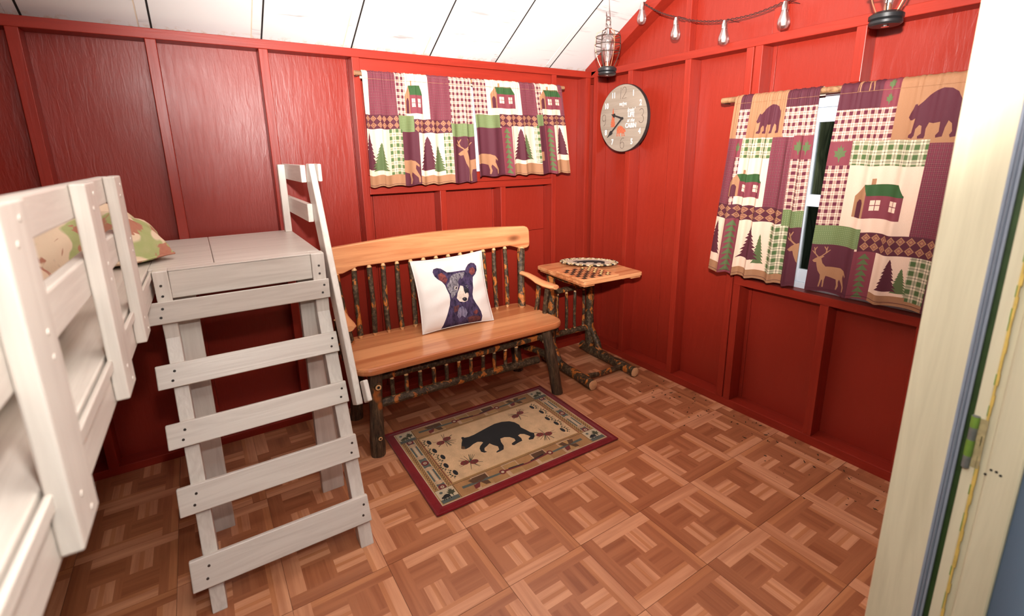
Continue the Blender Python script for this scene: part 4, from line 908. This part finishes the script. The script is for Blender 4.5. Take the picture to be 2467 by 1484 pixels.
# ------------------------------------------------------------------ curtains
rodm = grainmat('curtain_rod_wood', (.16, .07, .030), (.36, .19, .09), 'x', 40, .5, .3)
RR = .0135
def curtain(lay, rod, along, normal, e_top, e_bot, Hc, nf, amp, seed, label, group, rr=RR):
    """e_top/e_bot: distances along the rod of the two side edges at top and bottom"""
    rod, along, normal = Vector(rod), Vector(along), Vector(normal); r = random.Random(seed); ph = [r.random()*6.28 for _ in range(6)]
    back = .045/Hc
    rad = rr + .0065; drop = rad - rr - .0016      # cloth rests on top of the stick, loose around its sides
    def dfm(u, v):
        s = v*Hc
        x = (e_top[0]*(1-max(v,0)) + e_bot[0]*max(v,0))*(1-u) + (e_top[1]*(1-max(v,0)) + e_bot[1]*max(v,0))*u
        q = math.pi/2*rad
        if abs(s) < q: th = s/rad; n, z = rad*math.sin(th), rad*math.cos(th) - drop
        else: n, z = (rad if s > 0 else -rad), -(abs(s)-q) - drop
        gather = .0032*math.sin(2*math.pi*nf*3.1*u+ph[0]) + .0022*math.sin(2*math.pi*nf*5.3*u+ph[1])
        k = max(0, min(1, (s-.03)/.25))
        w1 = 2*math.pi*nf*u; w_ = w1 + .9*math.sin(w1*.37+ph[2]) + .5*v
        fold = amp*(.25+.75*k)*(math.sin(w_+ph[3]) + .45*math.sin(2.1*w_+ph[4]))*.6
        if s > 0: n += (abs(gather)*(1-k)*min(1, s/q) + fold*k + amp*.5*k + .004*min(1, s/q))
        z += abs(gather)*.7*(1 if abs(s) < q*.8 else 0)
        z += .004*math.sin(w_+ph[5])*max(v, 0)
        x += .35*amp*k*math.cos(w_+ph[3])
        return rod + along*x + normal*n + Vector((0,0,z))
    mb, uv = sheet(lay, 96, int(26*Hc/.55)+4, dfm, (abs(e_top[1]-e_top[0])*1.25, Hc), (0, -back), (1, 1),
                   rows=[x/Hc for x in np.linspace(-.045, .045, 25)] + list(np.linspace(.045/Hc, 1, int(26*Hc/.55)+4))[1:])
    o = thing('curtain', label, 'curtain', tuple(rod + along*e_top[0] - Vector((0,0,Hc))), group=group)
    c = obj('printed_cloth', mb, FM, o, smooth=True, uv=uv, recalc=False)
    # sewn hem lines
    for vv, nm in ((.985, 'hem'), (.055/Hc*.9, 'rod_pocket_seam')):
        path = [Vector(dfm(k/60, vv)) + normal*.0012 for k in range(61)]
        obj(nm, MB().tube(path, .0008, 5), F['plum'] if nm == 'hem' else F['tan'], o)
    return o
def rod(label, p0, p1, r=RR):
    p0, p1 = Vector(p0), Vector(p1); pts = []; rad = []
    for k in range(15): t = k/14; pts.append(p0 + (p1-p0)*t + Vector((0,0,.0006*math.sin(9*t)))); rad.append(r*(1-.05*t)*(1+.03*math.sin(17*t)))
    o = thing('curtain_rod', label, 'curtain rod', tuple((p0+p1)/2))
    obj('stick', MB().tube(pts, rad, 12, 0, 1), [rodm, M['cutwood']], o, smooth=True)
    for q in (p0+(p1-p0)*.010, p0+(p1-p0)*.990):
        d = Vector((0, YB-q.y, 0)) if abs(p1.x-p0.x) > .1 else Vector((XR-q.x, 0, 0))
        obj('bracket', MB().tube([q-Vector((0,0,r)), q-Vector((0,0,r))+d], .003, 6), M['screw'], o)
    return o
RODZ = 1.772
rod('bare stick curtain rod above the bench window', (-.868, 1.422, RODZ), (.435, 1.422, RODZ), .0115)
rod('bare stick curtain rod over the tall window', (.652, .442, 1.617), (.652, -.665, 1.617))
curtain(D_BL, (0, 1.422, RODZ), (1,0,0), (0,-1,0), (-.838, -.243), (-.845, -.222), .575, 6.5, .012, 1, 'short patchwork curtain with a two-tree panel beside the ladder end of the bench window', 'short curtains over the bench', .0115)
curtain(D_BR, (0, 1.422, RODZ), (1,0,0), (0,-1,0), (-.232, .392), (-.205, .472), .545, 6.0, .012, 2, 'short patchwork curtain beside the clock end of the bench window', 'short curtains over the bench', .0115)
curtain(D_RL, (.652, 0, 1.617), (0,-1,0), (-1,0,0), (-.352, .028), (-.432, .012), .875, 5.0, .013, 3, 'long patchwork curtain beside the clock, nearest the corner table', 'long curtains on the tall window')
curtain(D_RR, (.652, 0, 1.617), (0,-1,0), (-1,0,0), (.108, .63), (.072, .60), .868, 3.6, .012, 6, 'long patchwork curtain with a large cabin panel beside the door jamb', 'long curtains on the tall window')

# ------------------------------------------------------------------ wall clock
ck = thing('wall_clock', 'round wooden wall clock reading lovin life at the cabin', 'clock', (XR, 1.142, 1.577))
CCY, CCZ, CRr = 1.142, 1.577, .201
def cp(a, b, t): return (XR - .0012 - t, CCY - a, CCZ + b)      # a to the viewer's right, b up, t out of the wall
facem = grainmat('clock_face_wood', (.25, .200, .155), (.31, .252, .198), 'y', 36, .6, .1)
cedge = plain('clock_black_edge', (.02, .018, .018), .5)
mb = MB().prism([(CRr*math.cos(2*math.pi*k/64), CRr*math.sin(2*math.pi*k/64)) for k in range(64)], cp, 0, .021); obj('body', mb, cedge, ck)
for z0, z1 in ((-CRr, -.062), (-.0612, .0572), (.058, CRr)):
    pts = clip_poly([(CRr*.985*math.cos(2*math.pi*k/80), CRr*.985*math.sin(2*math.pi*k/80)) for k in range(80)], z0, z1)
    obj('face_plank', MB().prism(pts, cp, .0212, .0232), facem, ck)
inkw, inkb, inkr = plain('clock_white_ink', (.85, .84, .82), .6), plain('clock_brown_ink', (.085, .05, .035), .6), plain('clock_rust_ink', (.42, .10, .045), .6, var=.6, bscale=120)
def text(s, a, b, size, mat, nm='numeral', sx=1.0, bold=0.0, shear=0, outline=False):
    cu = bpy.data.curves.new('txt', 'FONT'); cu.body = s; cu.size = size; cu.align_x = 'CENTER'; cu.align_y = 'CENTER'; cu.offset = bold; cu.shear = shear; cu.resolution_u = 4
    if outline: cu.fill_mode = 'NONE'; cu.bevel_depth = .0011; cu.bevel_resolution = 0
    to = bpy.data.objects.new('txt', cu); C.objects.link(to)
    dg = bpy.context.evaluated_depsgraph_get(); me = bpy.data.meshes.new_from_object(to.evaluated_get(dg))
    mb = MB(); mb.add([cp(a + v.co.x*sx, b + v.co.y, .0234 + v.co.z) for v in me.vertices], [tuple(p.vertices) for p in me.polygons])
    bpy.data.objects.remove(to); bpy.data.meshes.remove(me)
    return obj(nm, mb, mat, ck, recalc=False)
for s, h in (('1',1),('2',2),('4',4),('5',5),('7',7),('8',8),('10',10),('11',11)):
    t = R(90-30*h); rr2 = .162; text(s, rr2*math.cos(t)*1.02, rr2*math.sin(t), .046, inkw, sx=.80, bold=.0013)
def pencil(polys, nm='numeral'):
    mb = MB()
    for pts in polys: mb.tube([cp(p[0], p[1], .0236) for p in pts], .0013, 5)
    obj(nm, mb, inkb, ck)
def arc(cx, cy, rx_, ry_, a0, a1, n=14): return [(cx+rx_*math.cos(R(a0+(a1-a0)*k/n)), cy+ry_*math.sin(R(a0+(a1-a0)*k/n))) for k in range(n+1)]
pencil([[(-.020,.182),(-.022,.115)], [*arc(.008,.163,.016,.020,170,-35), (-.008,.117), (.026,.119)]])
pencil([[*arc(.152,.028,.017,.019,150,-75), *arc(.152,-.012,.019,.021,80,-150)]])
pencil([[*arc(.004,-.160,.016,.020,0,360), ], [*arc(.010,-.150,.022,.034,180,70)]])
pencil([[*arc(-.163,.012,.016,.020,0,360)], [*arc(-.169,-.004,.022,.034,25,-80)]])
text('lovin\'', .068, .046, .034, inkw, 'lettering', .85, .0002, .35); text('LIFE', .070, .018, .038, inkw, 'lettering', .82, .0010)
text('at the', .068, -.014, .030, inkw, 'lettering', .85, .0002, .35); text('CABIN', .070, -.045, .038, inkw, 'lettering', .80, .0010)
text('FIRSTIME', .0, .083, .021, inkw, 'lettering', .75, .0003); text('&', .002, .094, .010, inkw, 'lettering'); text('CO', .002, .0725, .009, inkw, 'lettering')
mb = MB().prism(place(BEAR, -.047, -.0, .078, .066) if False else [(-.047 + (1-p[0])*.078, -.042 - p[1]*.064) for p in BEAR], cp, .0233, .0236); obj('bear_print', mb, inkr, ck)
mb = MB().prism([(p[0], -p[1]) for p in pine(-.082, -.068, .046, .120, 8)], cp, .0233, .0236); obj('pine_print', mb, inkr, ck)
def hand(ang, ln, wd, t):
    wd *= 1.35
    d = Vector((math.cos(ang), math.sin(ang))); n = Vector((-d.y, d.x)); q = lambda l, k: tuple(d*l + n*k)
    pts = [q(-.004, wd), q(ln*.66, wd*.8), q(ln*.70, wd*2.3), q(ln*.80, wd*2.0), q(ln*.86, wd*.9), q(ln, 0.0008), q(ln, -.0008), q(ln*.86, -wd*.9), q(ln*.80, -wd*2.0), q(ln*.70, -wd*2.3), q(ln*.66, -wd*.8), q(-.004, -wd)]
    obj('hand', MB().prism(pts, cp, t, t+.002), cedge, ck)
hand(R(163), .098, .0042, .0255); hand(R(222), .166, .0040, .0280)
obj('hub', MB().prism([(.0085*math.cos(2*math.pi*k/16), .0085*math.sin(2*math.pi*k/16)) for k in range(16)], cp, .0235, .032), cedge, ck)

# ------------------------------------------------------------------ hanging lanterns
wire = plain('lantern_wire', (.10, .075, .06), .35, metal=.8); blk = plain('lantern_black', (.012, .012, .013), .4); copper = plain('lantern_copper', (.62, .30, .17), .35, metal=.7); nick = plain('polished_nickel', (.75, .72, .70), .2, metal=1)
m, nt, bs = newmat('bulb_glass'); tr0 = nt.nodes.new('ShaderNodeBsdfTransparent'); gl0 = nt.nodes.new('ShaderNodeBsdfGlossy'); gl0.inputs['Roughness'].default_value = .22; lw = nt.nodes.new('ShaderNodeLayerWeight'); lw.inputs['Blend'].default_value = .35
mx = nt.nodes.new('ShaderNodeMixShader'); nt.links.new(mth(nt, 'ADD', mth(nt, 'MULTIPLY', lw.outputs['Facing'], .55), .25), mx.inputs[0]); nt.links.new(tr0.outputs[0], mx.inputs[1]); nt.links.new(gl0.outputs[0], mx.inputs[2]); nt.links.new(mx.outputs[0], nt.nodes['Material Output'].inputs[0]); M['bulb'] = m
filament = plain('silver_filament', (.80, .74, .70), .4, metal=.3)
def lantern(x, y, zb, ztop, label, sway=(0, 0)):
    t = thing('lantern', label, 'lantern', (x, y, zb), group='hanging wire lanterns')
    o = (x, y, zb)
    obj('base', MB().lathe([(0,0),(.044,0),(.050,.006),(.050,.014),(.046,.018),(.052,.022),(.052,.034),(.044,.040),(.038,.044),(0,.044)], o, 32), blk, t, smooth=True)
    obj('switch', MB().lathe([(0,-.003),(.012,-.003),(.012,.001)], o, 16), nick, t)
    prof = [(.034,.042),(.050,.075),(.064,.115),(.070,.155),(.068,.195),(.060,.222),(.020,.236)]
    for k in range(6):
        a = 2*math.pi*k/6+.3; pts = [(x+r*math.cos(a), y+r*math.sin(a), zb+z) for r, z in prof]; obj('cage_wire', MB().tube(pts, .0021, 7), wire if k % 2 else copper, t, smooth=True)
    for r, z in ((.066,.120),(.0705,.160),(.067,.200)): obj('cage_ring', MB().ring((x,y,zb+z), r, .0022, 40, 7), wire, t, smooth=True)
    b = obj('bulb', MB().lathe([(.012,.050),(.014,.072),(.022,.095),(.034,.130),(.038,.158),(.033,.182),(.018,.200),(.012,.212),(0,.214)], o, 24), M['bulb'], t, smooth=True)
    rb = random.Random(int(abs(x)*1000))
    for k in range(9):
        a = rb.random()*6.28; a2 = a+rb.uniform(.8, 2.2); obj('filament', MB().tube([(x+.008*math.cos(a), y+.008*math.sin(a), zb+.075), (x+.022*math.cos(a2), y+.022*math.sin(a2), zb+.165), (x+.006*math.cos(a), y+.006*math.sin(a), zb+.185)], .0009, 5), filament, b)
    obj('bulb_socket', MB().lathe([(0,.044),(.012,.044),(.012,.066),(.009,.070),(0,.070)], o, 16), copper, t, smooth=True)
    obj('cap', MB().lathe([(.011,.205),(.014,.215),(.014,.240),(.020,.243),(.010,.252),(.006,.262),(0,.262)], o, 18), nick, t, smooth=True)
    zt = zb+.262; obj('hanging_loop', MB().ring((x, y, zt+.018), .017, .002, 24, 7, 'y', sy=1.35), wire, t, smooth=True)
    hk = [(x, y, zt+.038)]; n = 10
    hk = [(x-.018, y, zt+.062), (x-.012, y, zt+.042), (x, y, zt+.036), (x+.012, y, zt+.046), (x+.006, y, zt+.075), (x, y, ztop-.012), (x, y, ztop+.01)]
    obj('ceiling_hook', MB().tube(hk, .0024, 8), nick, t, smooth=True)
lantern(.438, 1.040, 1.798, cz(1.04), 'wire cage lantern hanging in the corner near the clock')
lantern(.505, -.275, 1.797, cz(-.275), 'wire cage lantern hanging above the tall window curtains')

# ------------------------------------------------------------------ string lights
sl = thing('string_lights', 'string of clear teardrop bulbs on a dark twisted cord along the gable', 'string lights', (.68, .5, 1.95))
cordm = plain('dark_cord', (.045, .012, .010), .6)
an = [(1.017, 2.198), (.772, 2.070), (.478, 1.994), (.186, 2.010), (-.15, 2.13), (-.45, 2.16)]
for ph in (0, math.pi):
    pts = []
    for (ya, za), (yb, zb) in zip(an[:-1], an[1:]):
        for k in range(26):
            t = k/26; y, z = ya+(yb-ya)*t, za+(zb-za)*t - .012*math.sin(math.pi*t); a = t*40+ph
            pts.append((.690-.012+.003*math.cos(a), y, z+.0042*math.sin(a)))
    obj('cord', MB().tube(pts, .0020, 6), cordm, sl, smooth=True)
for y, z in an[:5]:
    o = (.672, y, z-.112)
    g_ = obj('bulb', MB().lathe([(0,-.004),(.012,-.002),(.021,.006),(.0265,.022),(.025,.038),(.017,.060),(.013,.074),(.013,.080)], o, 20), M['bulb'], sl, smooth=True)
    obj('socket', MB().lathe([(0,.074),(.0145,.074),(.0145,.094),(.0125,.098),(.0095,.110),(.003,.114),(0,.114)], o, 18), nick, g_, smooth=True)
    obj('filament_stem', MB().lathe([(0,.010),(.010,.012),(.013,.030),(.008,.05),(.004,.074),(0,.074)], o, 10), filament, g_, smooth=True)
    obj('hanger', MB().tube([(.672, y, z-.002), (.683, y, z+.004), (XR+.002 if y > 1 else XP+.002, y, z+.004)], .0015, 5), cordm, g_)

# ------------------------------------------------------------------ crumbs of dried leaf along the right wall
mb = MB(); dr_ = random.Random(12)
for k in range(170):
    y = dr_.uniform(-.55, 1.25); x = .69 - abs(dr_.gauss(0, .16)) - .01; x = max(x, -.2)
    s = dr_.choice((.0012, .0018, .0025, .004))
    if x > .1 and y > .8: continue
    a = dr_.random()*6.28; l = s*dr_.uniform(1, 2.6)
    p0 = Vector((x, y, .0022+s*.4)); d = Vector((math.cos(a), math.sin(a), 0))*l; mb.tube([p0-d, p0, p0+d+Vector((0,0,s*.5))], [s*.25, s*.6, s*.2], 5)
dbm = plain('dried_leaf', (.035, .022, .010), .8, var=.5, bscale=100)
tag(obj('leaf_debris', mb, dbm), 'scattered dark crumbs of dried leaf on the floor by the right wall', 'debris', kind='stuff')

# ------------------------------------------------------------------ outside the windows
m, nt, bs = newmat('forest_floor'); n = noise(nt, coords(nt), 3, 5); nt.links.new(ramp(nt, n, [(.35, (.03,.035,.012)), (.65, (.09,.12,.03))]), bs.inputs['Base Color']); bs.inputs['Roughness'].default_value = .95
gd = obj('ground', MB().box((-14, -12, -.5), (16, 16, -.42)), m); tag(gd, 'grassy ground outside the cabin', 'ground', kind='structure')
leafm = [plain('leaf_green', (.10, .20, .03), .6, var=.4, bscale=5), plain('leaf_dark', (.035, .085, .02), .6, var=.4, bscale=5)]
barkm = grainmat('tree_bark', (.07, .08, .045), (.26, .28, .17), 'z', 30, .9, .9)
def tree(x, y, r, h, seed, label, crown=(2.6, 1.5), nleaf=700):
    t = thing('tree', label, 'tree', (x, y, -.42)); q = random.Random(seed)
    pts = [(x+.05*math.sin(k*.9+seed), y+.05*math.cos(k*1.1+seed), -.42+h*k/12) for k in range(13)]
    obj('trunk', MB().tube(pts, [r*(1-.5*k/12) for k in range(13)], 14, wob=.06, rnd=q), barkm, t, smooth=True)
    mb = MB()
    for k in range(nleaf):
        a, b, c = [max(-1.6*g_, min(1.6*g_, q.gauss(0, g_))) for g_ in (.5, .5, .35)]; p = Vector((x+a*crown[1], y+b*crown[1], crown[0]+c*1.4))
        u = Vector((q.gauss(0,1), q.gauss(0,1), q.gauss(0,1))).normalized(); v = u.cross(Vector((.3,.2,.9))).normalized(); s = q.uniform(.05, .12)
        mb.add([p-u*s, p+v*s*.5, p+u*s, p-v*s*.5], [(0,1,2,3)], 0 if q.random() < .5 else 1)
    f = obj('foliage', mb, leafm, t, recalc=False); f['kind'] = 'stuff'
    return t
tree(2.75, 1.02, .24, 4.2, 1, 'thick dark tree trunk just outside the tall window', (3.6, .9), 220)
tree(4.55, 1.72, .16, 5.0, 2, 'leafy tree with low sunlit leaves outside the tall window', (2.1, 1.0), 1400)
tree(5.6, 4.2, .24, 5.0, 3, 'slim tree farther off beyond the tall window', (2.4, 1.6), 800)
tree(-.4, 4.2, .22, 5.0, 5, 'tree standing outside the bench window', (2.5, 1.4), 700)
mb = MB(); q = random.Random(8)
for k in range(2600):
    x, y = q.uniform(1.6, 6.5), q.uniform(-.5, 5.5); h = q.uniform(.2, .75)*(.5+.5*(x/6)); a = q.random()*6.28; s = q.uniform(.03, .08)
    if min(math.hypot(x-tx, y-ty)-tr_ for tx, ty, tr_ in ((2.75, 1.02, .24), (4.55, 1.72, .16), (5.6, 4.2, .24))) < .2: continue
    p = Vector((x, y, -.42+h*q.random())); u = Vector((q.gauss(0,1), q.gauss(0,1), q.gauss(0,.7))).normalized(); v = u.cross(Vector((.3,.2,.9))).normalized()
    mb.add([p-u*s, p+v*s*.4, p+u*s, p-v*s*.4], [(0,1,2,3)], 0 if q.random() < .3 else 1)
tag(obj('undergrowth', mb, leafm, recalc=False), 'low green undergrowth around the trees outside the tall window', 'undergrowth', kind='stuff')
mb = MB()
for k in range(9000):
    x, y = 8.1+max(-.8, q.gauss(0, .5)), q.uniform(-3, 11); z = q.uniform(-.42, 5.5); s = q.uniform(.12, .25)
    p = Vector((x, y, z)); u = Vector((q.gauss(0,.4), q.gauss(0,1), q.gauss(0,.7))).normalized(); v = u.cross(Vector((.9,.2,.3))).normalized()
    mb.add([p-u*s, p+v*s*.5, p+u*s, p-v*s*.5], [(0,1,2,3)], 0 if q.random() < .15 else 1)
tag(obj('forest_edge', mb, leafm, recalc=False), 'dark leafy forest edge in the distance beyond the tall window', 'foliage', kind='stuff')
